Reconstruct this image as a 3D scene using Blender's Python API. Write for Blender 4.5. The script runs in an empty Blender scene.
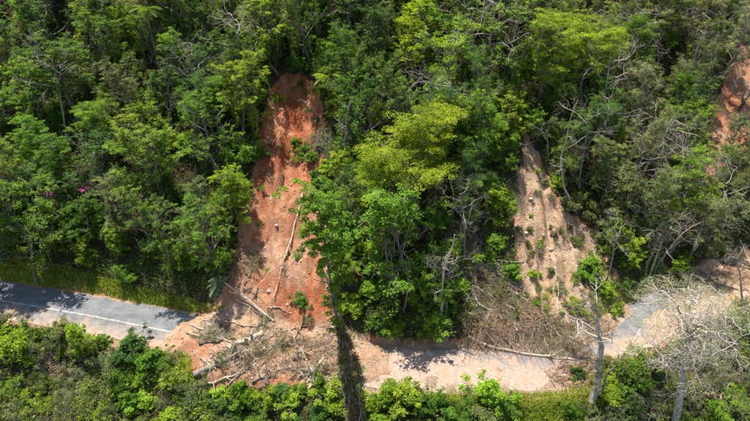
import bpy, math, random
import numpy as np
from mathutils import Vector, Matrix, Euler

R_ = math.radians
SEED = 7
rnd = random.Random(SEED)
rng = np.random.default_rng(SEED)
scene = bpy.context.scene
COL = scene.collection

# ------------------------------------------------------------------ camera
PITCH = R_(33.0)
FPX = 577.0                         # focal length in pixels of the 750 px wide photograph
CAM = np.array([0.0, -44.0, 44.7])
cam_d = bpy.data.cameras.new('camera')
cam_o = bpy.data.objects.new('camera', cam_d)
COL.objects.link(cam_o)
cam_o.location = CAM
cam_o.rotation_euler = (math.pi / 2 - PITCH, 0, 0)
cam_d.sensor_fit = 'HORIZONTAL'
cam_d.angle = 2 * math.atan(375.0 / FPX)
cam_d.clip_end = 2000
scene.camera = cam_o

# ------------------------------------------------------------------ sky and sun
SUN_EL = 73.0
SUN_AZ = -42.0                      # degrees from +Y (uphill, away from the camera), negative = to the left
world = bpy.data.worlds.new('World')
scene.world = world
world.use_nodes = True
wn = world.node_tree
wn.nodes.clear()
w_out = wn.nodes.new('ShaderNodeOutputWorld')
w_bg = wn.nodes.new('ShaderNodeBackground')
w_sky = wn.nodes.new('ShaderNodeTexSky')
w_sky.sky_type = 'NISHITA'
w_sky.sun_disc = False
w_sky.sun_elevation = R_(SUN_EL)
w_sky.sun_rotation = R_(SUN_AZ)
w_bg.inputs['Strength'].default_value = 0.115
wn.links.new(w_sky.outputs[0], w_bg.inputs[0])
wn.links.new(w_bg.outputs[0], w_out.inputs[0])
sdir = Vector((math.sin(R_(SUN_AZ)) * math.cos(R_(SUN_EL)), math.cos(R_(SUN_AZ)) * math.cos(R_(SUN_EL)), math.sin(R_(SUN_EL))))
sun_d = bpy.data.lights.new('sun', 'SUN')
sun_d.energy = 5.0
sun_d.angle = R_(0.53)
sun_d.color = (1.0, 0.95, 0.87)
sun_o = bpy.data.objects.new('sun', sun_d)
COL.objects.link(sun_o)
sun_o.rotation_euler = sdir.to_track_quat('Z', 'Y').to_euler()
sun_o.location = (-30, 60, 90)

vs = scene.view_settings
vs.view_transform = 'Standard'
vs.look = 'None'
vs.exposure = 1.02
vs.gamma = 1.0
vs.use_curve_mapping = False
scene.cycles.use_denoising = True
scene.cycles.denoiser = 'OPENIMAGEDENOISE'
scene.cycles.max_bounces = 8
scene.cycles.diffuse_bounces = 4
scene.cycles.transmission_bounces = 4
scene.cycles.transparent_max_bounces = 4
scene.cycles.sample_clamp_indirect = 6

# ------------------------------------------------------------------ pixels <-> world
FWD = np.array([0, math.cos(PITCH), -math.sin(PITCH)])
UPV = np.array([0, math.sin(PITCH), math.cos(PITCH)])
RGT = np.array([1.0, 0, 0])


def ray(u, v):
    u = np.asarray(u, float); v = np.asarray(v, float)
    a = ((u - 375.0) / FPX)[..., None]; b = ((210.5 - v) / FPX)[..., None]
    return FWD + a * RGT + b * UPV


def project(P):
    P = np.asarray(P, float); q = P - CAM
    z = q @ FWD
    return 375 + FPX * (q @ RGT) / z, 210.5 - FPX * (q @ UPV) / z, z


# ------------------------------------------------------------------ noise
def _hash(i, j, s):
    n = (i.astype(np.int64) * 374761393 + j.astype(np.int64) * 668265263 + s * 1442695041) & 0x7fffffff
    n = ((n ^ (n >> 13)) * 1274126177) & 0x7fffffff
    return ((n ^ (n >> 16)) & 0xffff) / 65535.0


def vnoise(x, y, s=0):
    x = np.asarray(x, float); y = np.asarray(y, float)
    i = np.floor(x); j = np.floor(y)
    fx = x - i; fy = y - j
    fx = fx * fx * (3 - 2 * fx); fy = fy * fy * (3 - 2 * fy)
    a = _hash(i, j, s); b = _hash(i + 1, j, s); c = _hash(i, j + 1, s); d = _hash(i + 1, j + 1, s)
    return (a * (1 - fx) + b * fx) * (1 - fy) + (c * (1 - fx) + d * fx) * fy - 0.5


def fbm(x, y, s=0, o=4):
    t = 0; a = 1.0
    for k in range(o):
        t = t + a * vnoise(x * 2 ** k + 17.3 * k, y * 2 ** k - 9.1 * k, s + k); a *= 0.5
    return t


def sstep(a, b, x):
    t = np.clip((x - a) / (b - a), 0, 1)
    return t * t * (3 - 2 * t)


# ------------------------------------------------------------------ terrain
ROAD_PX = [(-60, 291), (0, 299), (90, 314), (185, 333), (290, 353), (385, 369), (440, 371), (500, 371), (560, 366),
           (600, 351), (630, 331), (662, 311), (705, 294), (760, 277), (830, 258)]
_rp = []
for (u, v) in ROAD_PX:
    d = ray(u, v); t = -CAM[2] / d[2]
    _rp.append((CAM + t * d)[:2])
_rp = np.array(_rp)
_xs = np.linspace(-120, 120, 961)
_ys = np.interp(_xs, _rp[:, 0], _rp[:, 1])
_sl0 = (_rp[1, 1] - _rp[0, 1]) / (_rp[1, 0] - _rp[0, 0]); _sl1 = (_rp[-1, 1] - _rp[-2, 1]) / (_rp[-1, 0] - _rp[-2, 0])
_ys = np.where(_xs < _rp[0, 0], _rp[0, 1] + _sl0 * (_xs - _rp[0, 0]), _ys)
_ys = np.where(_xs > _rp[-1, 0], _rp[-1, 1] + _sl1 * (_xs - _rp[-1, 0]), _ys)
_k = np.exp(-np.linspace(-2.5, 2.5, 33) ** 2); _k /= _k.sum()
_ys = np.convolve(np.pad(_ys, 16, mode='edge'), _k, 'valid')
_tan = np.gradient(_ys, _xs)
_cosr = 1 / np.sqrt(1 + np.convolve(np.pad(_tan, 40, mode='edge'), np.ones(81) / 81, 'valid') ** 2)
HALF = 2.75                          # half the road's width


def road_s(x, y):
    return (y - np.interp(x, _xs, _ys)) * np.interp(x, _xs, _cosr)


def hbase(x, y):
    x = np.asarray(x, float); y = np.asarray(y, float)
    s = road_s(x, y)
    u = np.maximum(s - (HALF + 0.5), 0)
    d = np.maximum(-s - (HALF + 1.6), 0)
    up = 0.74 * u + 1.3 * (1 - np.exp(-u / 1.3))
    dn = -0.62 * d - 0.4 * (1 - np.exp(-d / 1.5))
    rough = sstep(0.3, 5, np.maximum(u, d))
    n = 1.6 * fbm(x * 0.09, y * 0.09, 3, 3) + 0.35 * fbm(x * 0.5, y * 0.5, 11, 3)
    return up + dn + rough * n - 0.05


def cast(u, v, fn, off=0.0):
    """point where the pixel's ray meets the surface fn raised by off"""
    u = np.atleast_1d(np.asarray(u, float)); v = np.atleast_1d(np.asarray(v, float))
    d = ray(u, v)
    t = np.full(u.shape, 25.0); prev = t.copy(); hit = np.zeros(u.shape, bool)
    for k in range(320):
        P = CAM + d * t[:, None]
        g = P[:, 2] - fn(P[:, 0], P[:, 1]) - off
        new = (g < 0) & ~hit
        hit |= new
        prev = np.where(hit, prev, t)
        t = np.where(hit, t, t + 0.4)
    lo = prev; hi = t
    for k in range(14):
        m = (lo + hi) / 2
        P = CAM + d * m[:, None]
        below = P[:, 2] - fn(P[:, 0], P[:, 1]) - off < 0
        hi = np.where(below, m, hi); lo = np.where(below, lo, m)
    return CAM + d * hi[:, None]


RED_PX = [(284, 70), (303, 74), (322, 92), (322, 130), (328, 165), (326, 205), (338, 250), (336, 300), (345, 325), (388, 348),
          (396, 374), (330, 384), (275, 398), (205, 390), (165, 352), (158, 337), (185, 316), (222, 296), (238, 245), (247, 200), (254, 150), (266, 92)]
TAN_PX = [(527, 138), (540, 160), (557, 194), (596, 237), (624, 288), (640, 318), (616, 350), (590, 358), (500, 352), (468, 342), (490, 300),
          (520, 288), (513, 250), (510, 212), (515, 178)]
FAR_PX = [(737, 42), (760, 50), (770, 118), (744, 148), (712, 182), (690, 196), (684, 186), (702, 160), (704, 118), (724, 84)]
FAR2_PX = [(494, 112), (506, 110), (510, 132), (498, 136)]
PATCH_PX = [(640, 318), (700, 262), (745, 250), (770, 262), (770, 300), (700, 320), (650, 345)]


def poly_world(px):
    a = np.array(px, float)
    return cast(a[:, 0], a[:, 1], hbase)[:, :2]


def sdist(x, y, poly):
    """signed distance to a polygon, positive inside"""
    x = np.asarray(x, float); y = np.asarray(y, float)
    best = np.full(x.shape, 1e9); ins = np.zeros(x.shape, bool)
    n = len(poly)
    for i in range(n):
        ax, ay = poly[i]; bx, by = poly[(i + 1) % n]
        dx, dy = bx - ax, by - ay
        t = np.clip(((x - ax) * dx + (y - ay) * dy) / (dx * dx + dy * dy + 1e-12), 0, 1)
        best = np.minimum(best, np.hypot(x - ax - t * dx, y - ay - t * dy))
        c = ((ay > y) != (by > y)) & (x < (bx - ax) * (y - ay) / (by - ay + 1e-12) + ax)
        ins ^= c
    return np.where(ins, best, -best)


RED = poly_world(RED_PX); TAN = poly_world(TAN_PX); FAR = poly_world(FAR_PX); FAR2 = poly_world(FAR2_PX); PATCH = poly_world(PATCH_PX)


def masks(x, y):
    w = 1.1 * fbm(x * 0.45, y * 0.45, 40, 3)
    return [sdist(x, y, p) + w * k for p, k in ((RED, 1.0), (TAN, 1.0), (FAR, 0.8), (FAR2, 0.4), (PATCH, 0.8))]


def height(x, y):
    x = np.asarray(x, float); y = np.asarray(y, float)
    h = hbase(x, y)
    m = masks(x, y)
    s = road_s(x, y)
    up = sstep(3.2, 7, s)
    for i in (0, 1, 2):
        k = sstep(-0.6, 2.2, m[i])
        rill = 1.5 * fbm(x * 0.75, y * 0.16, 60 + i, 4) + 0.36 * fbm(x * 2.1, y * 1.4, 70 + i, 4)
        h = h + up * k * (-0.75 + rill)
    # rubble of the red slide lying over the road and down the bank
    k = sstep(-0.2, 2.6, m[0]) * (1 - sstep(6, 11, s)) * sstep(-9, -4.5, s)
    h = h + k * (0.85 + 0.75 * fbm(x * 0.38, y * 0.38, 81, 3) + 0.3 * fbm(x * 1.7, y * 1.7, 82, 3))
    # foot of the pale slide
    k = sstep(-0.2, 2.2, m[1]) * (1 - sstep(5, 9, s)) * sstep(0.6, 3.0, s)
    h = h + k * (0.55 + 0.5 * fbm(x * 0.5, y * 0.5, 84, 3))
    k = sstep(-0.3, 1.2, m[4]) * (np.abs(s) < HALF + 3)
    h = h + k * (0.16 + 0.25 * fbm(x * 0.6, y * 0.6, 86, 3))
    # thin washed silt along the near kerb of the road
    k = (np.abs(s) < HALF + 1.4) * sstep(-0.1, 0.25, fbm(x * 0.35, y * 0.7, 90, 4) - 0.35 * s / HALF + 0.5 * sstep(14, -6, np.abs(x - 3)) - 0.42)
    h = h + k * (0.10 + 0.26 * fbm(x * 1.1, y * 1.3, 92, 4))
    return h


# ------------------------------------------------------------------ mesh builder
class MB:
    def __init__(self):
        self.v = []; self.f = []; self.t = []; self.n = 0

    def add(self, v, f, tint=0.5):
        v = np.asarray(v, np.float32).reshape(-1, 3); f = np.asarray(f, np.int32)
        self.v.append(v); self.f.append(f + self.n); self.n += len(v)
        self.t.append(np.broadcast_to(np.asarray(tint, np.float32), (len(f),)))

    def mesh(self, name, mat, smooth=False):
        me = bpy.data.meshes.new(name)
        v = np.concatenate(self.v)
        loops = np.concatenate([f.ravel() for f in self.f])
        tot = np.concatenate([np.full(len(f), f.shape[1], np.int32) for f in self.f])
        start = np.concatenate([[0], np.cumsum(tot)[:-1]]).astype(np.int32)
        me.vertices.add(len(v)); me.vertices.foreach_set('co', v.ravel())
        me.loops.add(len(loops)); me.loops.foreach_set('vertex_index', loops.astype(np.int32))
        me.polygons.add(len(tot)); me.polygons.foreach_set('loop_start', start); me.polygons.foreach_set('loop_total', tot)
        if smooth:
            me.polygons.foreach_set('use_smooth', np.ones(len(tot), bool))
        at = me.attributes.new('tint', 'FLOAT', 'FACE')
        at.data.foreach_set('value', np.concatenate(self.t).astype(np.float32))
        me.update(calc_edges=True)
        me.materials.append(mat)
        return me


_rr = np.random.default_rng(99)


def tube(mb, pts, rad, sides=5, tint=0.5, cap=True, rough=0.0):
    pts = np.asarray(pts, float); rad = np.asarray(rad, float) * np.ones(len(pts))
    T = np.gradient(pts, axis=0); T /= np.linalg.norm(T, axis=1)[:, None] + 1e-9
    ref = np.array([0.31, 0.87, 0.38]) if abs(T[0] @ np.array([0.31, 0.87, 0.38])) < 0.9 else np.array([1.0, 0, 0])
    A = np.cross(T, ref); A /= np.linalg.norm(A, axis=1)[:, None] + 1e-9
    B = np.cross(T, A)
    an = np.arange(sides) * 2 * math.pi / sides
    V = pts[:, None, :] + rad[:, None, None] * (np.cos(an)[None, :, None] * A[:, None, :] + np.sin(an)[None, :, None] * B[:, None, :])
    n = len(pts)
    if rough:
        V = pts[:, None, :] + (V - pts[:, None, :]) * (1 + rough * _rr.normal(size=(n, sides, 1)))
    i = np.arange(n - 1)[:, None] * sides; k = np.arange(sides)[None, :]; k2 = (k + 1) % sides
    F = np.stack([i + k, i + k2, i + sides + k2, i + sides + k], -1).reshape(-1, 4)
    mb.add(V.reshape(-1, 3), F, tint)
    if cap and sides > 3:
        mb.add(V[0][::-1], np.arange(sides)[None, :], tint)
        mb.add(V[-1], np.arange(sides)[None, :], tint)


def leaves(mb, P, N, L, tint, r, wr=0.5, droop=0.18):
    n = len(P)
    if n == 0:
        return
    N = N / (np.linalg.norm(N, axis=1)[:, None] + 1e-9)
    D = r.normal(size=(n, 3)); D -= (D * N).sum(1)[:, None] * N; D /= np.linalg.norm(D, axis=1)[:, None] + 1e-9
    S = np.cross(N, D)
    L = (np.asarray(L) * np.ones(n))[:, None]
    b = P - D * L * 0.5; t = P + D * L * 0.5 - N * L * droop
    l = P + S * L * wr * 0.5 + N * L * 0.10; q = P - S * L * wr * 0.5 + N * L * 0.10
    V = np.stack([b, q, t, l], 1).reshape(-1, 3)
    i = np.arange(n)[:, None] * 4
    F = np.stack([np.concatenate([i, i + 1, i + 2], 1), np.concatenate([i, i + 2, i + 3], 1)], 1).reshape(-1, 3)
    mb.add(V, F, np.repeat(tint, 2))


def wiggle(p0, d, L, n, r, amp, bend=(0, 0, 0)):
    d = np.asarray(d, float); d = d / np.linalg.norm(d)
    pts = [np.asarray(p0, float)]
    st = L / (n - 1)
    for i in range(n - 1):
        d = d + r.normal(size=3) * amp + np.asarray(bend) / n
        d = d / np.linalg.norm(d)
        pts.append(pts[-1] + d * st)
    return np.array(pts), d


def grow(mb, p0, d, L, rad, lev, r, nb=4, amp=0.18, bend=(0, 0, 0.2), sides=5, tips=None, ratio=0.55, spread=0.9, tint=0.5, flat=0.0, start=0.3):
    n = 7 if lev > 1 else 5
    pts, dd = wiggle(p0, d, L, n, r, amp, bend)
    tube(mb, pts, np.linspace(rad, rad * (0.45 if lev > 0 else 0.25), n), max(3, sides), tint + 0.1 * r.normal(), cap=lev > 1)
    if tips is not None and lev <= 1:
        tips.append(pts[-1]); tips.append(pts[-2])
    if lev == 0:
        return
    for k in range(nb + (1 if r.random() < 0.5 else 0)):
        t = start + (0.97 - start) * (k + r.random()) / (nb + 0.5)
        t = min(t, 0.98)
        q = t * (n - 1); i = min(int(q), n - 2); p = pts[i] + (pts[i + 1] - pts[i]) * (q - i)
        loc = pts[i + 1] - pts[i]; loc = loc / np.linalg.norm(loc)
        a = r.normal(size=3); a[2] *= 1 - flat; a -= (a @ loc) * loc * 0.8; a /= np.linalg.norm(a) + 1e-9
        nd = loc * (1 - spread * 0.5) + a * spread
        grow(mb, p, nd, L * ratio * (0.7 + 0.6 * r.random()), rad * (0.62 - 0.2 * t), lev - 1, r, nb, amp, bend, max(3, sides - 1), tips, ratio, spread, tint, flat, 0.25)


# ------------------------------------------------------------------ materials
def new_mat(name):
    m = bpy.data.materials.new(name); m.use_nodes = True
    m.node_tree.nodes.clear()
    return m, m.node_tree


def N_(t, kind, **kw):
    n = t.nodes.new(kind)
    for k, v in kw.items():
        setattr(n, k, v)
    return n


def mixc(t, fac, a, b, blend='MIX'):
    m = t.nodes.new('ShaderNodeMix'); m.data_type = 'RGBA'; m.blend_type = blend
    for sock, val in ((m.inputs[0], fac), (m.inputs[6], a), (m.inputs[7], b)):
        if hasattr(val, 'links'):
            t.links.new(val, sock)
        elif isinstance(val, (int, float)):
            sock.default_value = val
        else:
            sock.default_value = (*val, 1)
    return m.outputs[2]


def maprange(t, src, a, b, c=0.0, d=1.0):
    m = t.nodes.new('ShaderNodeMapRange')
    t.links.new(src, m.inputs[0])
    for i, v in enumerate((a, b, c, d)):
        m.inputs[i + 1].default_value = v
    return m.outputs[0]


def noise(t, vec, scale, detail=4, rough=0.55):
    n = t.nodes.new('ShaderNodeTexNoise'); n.inputs['Scale'].default_value = scale
    n.inputs['Detail'].default_value = detail; n.inputs['Roughness'].default_value = rough
    if vec is not None:
        t.links.new(vec, n.inputs['Vector'])
    return n.outputs[0]


def attr(t, name):
    a = t.nodes.new('ShaderNodeAttribute'); a.attribute_name = name
    return a.outputs['Fac']


def leaf_mat(name, trans=0.42, spec=0.12):
    m, t = new_mat(name)
    out = N_(t, 'ShaderNodeOutputMaterial'); info = N_(t, 'ShaderNodeObjectInfo')
    tn = attr(t, 'tint')
    hsv = N_(t, 'ShaderNodeHueSaturation')
    t.links.new(info.outputs['Color'], hsv.inputs['Color'])
    t.links.new(maprange(t, tn, 0, 1, 0.506, 0.474), hsv.inputs['Hue'])
    t.links.new(maprange(t, tn, 0, 1, 0.50, 1.5), hsv.inputs['Value'])
    hsv.inputs['Saturation'].default_value = 1.0
    dead = maprange(t, tn, 1.02, 1.03, 0, 1)
    col = mixc(t, dead, hsv.outputs[0], (0.23, 0.14, 0.075))
    pb = N_(t, 'ShaderNodeBsdfPrincipled')
    t.links.new(col, pb.inputs['Base Color']); pb.inputs['Roughness'].default_value = 0.48
    pb.inputs['Specular IOR Level'].default_value = spec
    tr = N_(t, 'ShaderNodeBsdfTranslucent')
    t.links.new(mixc(t, 1.0, col, (1.45, 1.6, 0.5), 'MULTIPLY'), tr.inputs['Color'])
    mx = N_(t, 'ShaderNodeMixShader'); mx.inputs[0].default_value = trans
    t.links.new(pb.outputs[0], mx.inputs[1]); t.links.new(tr.outputs[0], mx.inputs[2])
    t.links.new(mx.outputs[0], out.inputs[0])
    return m


def bark_mat(name, c1, c2, scale=3.0):
    m, t = new_mat(name)
    out = N_(t, 'ShaderNodeOutputMaterial'); co = N_(t, 'ShaderNodeTexCoord')
    mp = N_(t, 'ShaderNodeMapping'); mp.inputs['Scale'].default_value = (1, 1, 0.35)
    t.links.new(co.outputs['Object'], mp.inputs[0])
    n1 = noise(t, mp.outputs[0], scale, 5, 0.65)
    c = mixc(t, maprange(t, n1, 0.32, 0.68), c1, c2)
    c = mixc(t, 1.0, c, mixc(t, maprange(t, attr(t, 'tint'), 0.1, 0.9), (0.65, 0.63, 0.6), (1.2, 1.2, 1.2)), 'MULTIPLY')
    pb = N_(t, 'ShaderNodeBsdfPrincipled'); t.links.new(c, pb.inputs['Base Color'])
    pb.inputs['Roughness'].default_value = 0.85; pb.inputs['Specular IOR Level'].default_value = 0.2
    bp = N_(t, 'ShaderNodeBump'); bp.inputs['Strength'].default_value = 0.5; bp.inputs['Distance'].default_value = 0.05
    t.links.new(noise(t, mp.outputs[0], scale * 6, 4), bp.inputs['Height']); t.links.new(bp.outputs[0], pb.inputs['Normal'])
    t.links.new(pb.outputs[0], out.inputs[0])
    return m


def ground_mat():
    m, t = new_mat('hillside_soil')
    out = N_(t, 'ShaderNodeOutputMaterial'); geo = N_(t, 'ShaderNodeNewGeometry'); p = geo.outputs['Position']
    n_big = noise(t, p, 0.35, 5, 0.6); n_mid = noise(t, p, 1.3, 6, 0.65); n_fine = noise(t, p, 6.0, 6, 0.7)
    mp = N_(t, 'ShaderNodeMapping'); mp.inputs['Scale'].default_value = (1.0, 0.22, 0.22); t.links.new(p, mp.inputs[0])
    n_str = noise(t, mp.outputs[0], 1.1, 5, 0.65)
    litter = mixc(t, maprange(t, n_mid, 0.35, 0.65), (0.030, 0.022, 0.013), (0.085, 0.060, 0.035))
    litter = mixc(t, maprange(t, n_fine, 0.55, 0.75), litter, (0.05, 0.065, 0.02))
    red = mixc(t, maprange(t, n_str, 0.40, 0.58), (0.34, 0.082, 0.030), (0.46, 0.185, 0.088))
    red = mixc(t, maprange(t, n_mid, 0.54, 0.66, 0, 0.8), red, (0.52, 0.30, 0.185))
    red = mixc(t, maprange(t, n_big, 0.50, 0.60, 0, 0.8), red, (0.30, 0.066, 0.026))
    pale = mixc(t, maprange(t, n_mid, 0.38, 0.66), (0.38, 0.25, 0.15), (0.54, 0.41, 0.285))
    pale = mixc(t, maprange(t, n_str, 0.52, 0.66, 0, 0.7), pale, (0.50, 0.235, 0.115))
    pale = mixc(t, maprange(t, n_big, 0.58, 0.70, 0, 0.6), pale, (0.30, 0.22, 0.13))
    soil = mixc(t, attr(t, 'tone'), red, pale)
    soil = mixc(t, maprange(t, n_fine, 0.50, 0.78, 0, 0.55), soil, (0.17, 0.095, 0.05))
    silt = mixc(t, maprange(t, n_fine, 0.35, 0.7), (0.26, 0.175, 0.12), (0.34, 0.265, 0.20))
    silt = mixc(t, maprange(t, n_mid, 0.52, 0.7, 0, 0.7), silt, (0.44, 0.25, 0.155))
    soil = mixc(t, attr(t, 'silt'), soil, silt)
    sf = N_(t, 'ShaderNodeMath', operation='ADD'); t.links.new(attr(t, 'soil'), sf.inputs[0])
    t.links.new(maprange(t, n_mid, 0.3, 0.7, -0.3, 0.3), sf.inputs[1])
    c = mixc(t, maprange(t, sf.outputs[0], 0.35, 0.65), litter, soil)
    pb = N_(t, 'ShaderNodeBsdfPrincipled'); t.links.new(c, pb.inputs['Base Color'])
    pb.inputs['Roughness'].default_value = 0.95; pb.inputs['Specular IOR Level'].default_value = 0.1
    bp = N_(t, 'ShaderNodeBump'); bp.inputs['Strength'].default_value = 1.0; bp.inputs['Distance'].default_value = 0.24
    hh = N_(t, 'ShaderNodeMath', operation='ADD'); t.links.new(n_fine, hh.inputs[0]); t.links.new(n_mid, hh.inputs[1])
    t.links.new(hh.outputs[0], bp.inputs['Height']); t.links.new(bp.outputs[0], pb.inputs['Normal'])
    t.links.new(pb.outputs[0], out.inputs[0])
    return m


def road_mat():
    m, t = new_mat('worn_asphalt')
    out = N_(t, 'ShaderNodeOutputMaterial'); geo = N_(t, 'ShaderNodeNewGeometry'); p = geo.outputs['Position']
    n1 = noise(t, p, 0.8, 6, 0.65); n2 = noise(t, p, 14, 4, 0.7); n3 = noise(t, p, 3.0, 5, 0.7)
    asp = mixc(t, maprange(t, n1, 0.35, 0.65), (0.112, 0.117, 0.122), (0.165, 0.169, 0.172))
    asp = mixc(t, maprange(t, n2, 0.5, 0.75, 0, 0.5), asp, (0.10, 0.10, 0.10))
    asp = mixc(t, maprange(t, n3, 0.58, 0.72, 0, 0.5), asp, (0.25, 0.21, 0.17))
    silt = mixc(t, maprange(t, n3, 0.35, 0.7), (0.26, 0.19, 0.14), (0.335, 0.275, 0.225))
    silt = mixc(t, maprange(t, noise(t, p, 2.2, 6, 0.7), 0.50, 0.66, 0, 0.65), silt, (0.20, 0.135, 0.09))
    vor = N_(t, 'ShaderNodeTexVoronoi', feature='DISTANCE_TO_EDGE'); vor.inputs['Scale'].default_value = 0.55
    wv = N_(t, 'ShaderNodeVectorMath', operation='ADD'); nv = N_(t, 'ShaderNodeTexNoise'); nv.inputs['Scale'].default_value = 1.2; t.links.new(p, wv.inputs[0]); t.links.new(nv.outputs['Color'], wv.inputs[1]); t.links.new(p, nv.inputs['Vector']); t.links.new(wv.outputs[0], vor.inputs['Vector'])
    asp = mixc(t, maprange(t, vor.outputs['Distance'], 0.0, 0.02, 0.22, 0), asp, (0.05, 0.048, 0.045))
    mp = N_(t, 'ShaderNodeMapping'); mp.inputs['Scale'].default_value = (0.15, 1.1, 1); t.links.new(p, mp.inputs[0])
    asp = mixc(t, maprange(t, noise(t, mp.outputs[0], 1.0, 3), 0.5, 0.68, 0, 0.55), asp, (0.080, 0.083, 0.086))
    silt = mixc(t, maprange(t, n1, 0.52, 0.66, 0, 0.7), silt, (0.33, 0.19, 0.115))
    sf = N_(t, 'ShaderNodeMath', operation='ADD'); t.links.new(attr(t, 'silt'), sf.inputs[0])
    t.links.new(maprange(t, n1, 0.25, 0.75, -0.26, 0.26), sf.inputs[1])
    c = mixc(t, maprange(t, sf.outputs[0], 0.3, 0.7), asp, silt)
    pb = N_(t, 'ShaderNodeBsdfPrincipled'); t.links.new(c, pb.inputs['Base Color'])
    pb.inputs['Roughness'].default_value = 0.88; pb.inputs['Specular IOR Level'].default_value = 0.25
    bp = N_(t, 'ShaderNodeBump'); bp.inputs['Strength'].default_value = 0.3; bp.inputs['Distance'].default_value = 0.02
    t.links.new(n2, bp.inputs['Height']); t.links.new(bp.outputs[0], pb.inputs['Normal'])
    t.links.new(pb.outputs[0], out.inputs[0])
    return m


def plain_mat(name, c1, c2, scale=8.0, rough=0.9):
    m, t = new_mat(name)
    out = N_(t, 'ShaderNodeOutputMaterial'); geo = N_(t, 'ShaderNodeNewGeometry')
    n = noise(t, geo.outputs['Position'], scale, 5, 0.65)
    c = mixc(t, maprange(t, n, 0.35, 0.65), c1, c2)
    c = mixc(t, 1.0, c, mixc(t, attr(t, 'tint'), (0.7, 0.7, 0.7), (1.25, 1.25, 1.25)), 'MULTIPLY')
    pb = N_(t, 'ShaderNodeBsdfPrincipled'); t.links.new(c, pb.inputs['Base Color']); pb.inputs['Roughness'].default_value = rough
    pb.inputs['Specular IOR Level'].default_value = 0.2
    t.links.new(pb.outputs[0], out.inputs[0])
    return m


M_LEAF = leaf_mat('broad_leaf')
M_FINE = leaf_mat('fine_leaf', 0.42, 0.2)
M_GRASS = leaf_mat('grass_blade', 0.45, 0.2)
M_BARK = bark_mat('grey_brown_bark', (0.13, 0.105, 0.08), (0.27, 0.235, 0.19))
M_DARKBARK = bark_mat('dark_bark', (0.055, 0.042, 0.030), (0.13, 0.105, 0.08))
M_DEAD = bark_mat('bleached_dead_wood', (0.24, 0.195, 0.15), (0.52, 0.455, 0.375), 2.5)
M_GREYTWIG = bark_mat('grey_dead_twig', (0.16, 0.14, 0.115), (0.33, 0.295, 0.25), 2.0)
M_BROWNTWIG = bark_mat('brown_dead_twig', (0.20, 0.145, 0.10), (0.44, 0.345, 0.25), 2.0)
M_BLEACH = bark_mat('bleached_bare_trunk', (0.20, 0.16, 0.125), (0.72, 0.64, 0.54), 4.5)
M_SPLINT = bark_mat('fresh_splintered_wood', (0.26, 0.19, 0.13), (0.58, 0.49, 0.385), 4.0)
M_PALELOG = bark_mat('pale_fallen_log', (0.24, 0.165, 0.115), (0.52, 0.43, 0.345), 3.5)
M_VINE = bark_mat('dry_vine_stem', (0.22, 0.175, 0.13), (0.50, 0.42, 0.31), 4.0)
M_GROUND = ground_mat()
M_ROAD = road_mat()
M_PAINT = plain_mat('worn_road_paint', (0.16, 0.16, 0.155), (0.50, 0.50, 0.48), 3.0)
M_ROCK = plain_mat('weathered_rock', (0.26, 0.20, 0.16), (0.48, 0.40, 0.34), 3.0)
M_CLOD = plain_mat('red_earth_clod', (0.36, 0.14, 0.07), (0.56, 0.32, 0.20), 3.0)
M_DRY = plain_mat('dry_leaf_litter', (0.22, 0.12, 0.055), (0.38, 0.24, 0.12), 2.0)
M_FLOWER = plain_mat('magenta_flower', (0.42, 0.05, 0.20), (0.62, 0.12, 0.36), 6.0)


# ------------------------------------------------------------------ object helpers
def tag(o, label, cat=None, group=None, kind=None):
    o['label'] = label
    if cat: o['category'] = cat
    if group: o['group'] = group
    if kind: o['kind'] = kind
    return o


def obj(name, me, parent=None, color=None):
    o = bpy.data.objects.new(name, me)
    COL.objects.link(o)
    if parent is not None:
        o.parent = parent
    if color is not None:
        o.color = (*color, 1)
    return o


def empty(name, loc, rz=0.0, sc=(1, 1, 1), tilt=(0, 0)):
    o = bpy.data.objects.new(name, None)
    COL.objects.link(o)
    o.empty_display_size = 0.3
    o.location = loc; o.rotation_euler = (tilt[0], tilt[1], rz); o.scale = sc
    return o


# ------------------------------------------------------------------ hillside and slide scars
def axis(lo, a, b, hi, fine, coarse):
    return np.concatenate([np.arange(lo, a, coarse), np.arange(a, b, fine), np.arange(b, hi + coarse, coarse)])


gx = axis(-85, -40, 46, 85, 0.22, 0.8)
gy = axis(-60, -11, 40, 85, 0.22, 0.8)
X, Y = np.meshgrid(gx, gy)
Z = height(X, Y)
mk = masks(X, Y)
S_ = road_s(X, Y)


def _bil(x, y, arrs):
    """values of the terrain grid between its corners, exactly as the mesh has them"""
    x = np.asarray(x, float); y = np.asarray(y, float)
    i = np.clip(np.searchsorted(gx, x) - 1, 0, len(gx) - 2); j = np.clip(np.searchsorted(gy, y) - 1, 0, len(gy) - 2)
    fx = np.clip((x - gx[i]) / (gx[i + 1] - gx[i]), 0, 1); fy = np.clip((y - gy[j]) / (gy[j + 1] - gy[j]), 0, 1)
    return [(a[j, i] * (1 - fx) + a[j, i + 1] * fx) * (1 - fy) + (a[j + 1, i] * (1 - fx) + a[j + 1, i + 1] * fx) * fy for a in arrs]


def height(x, y):
    return _bil(x, y, [Z])[0]


def masks(x, y):
    return _bil(x, y, mk)


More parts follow.
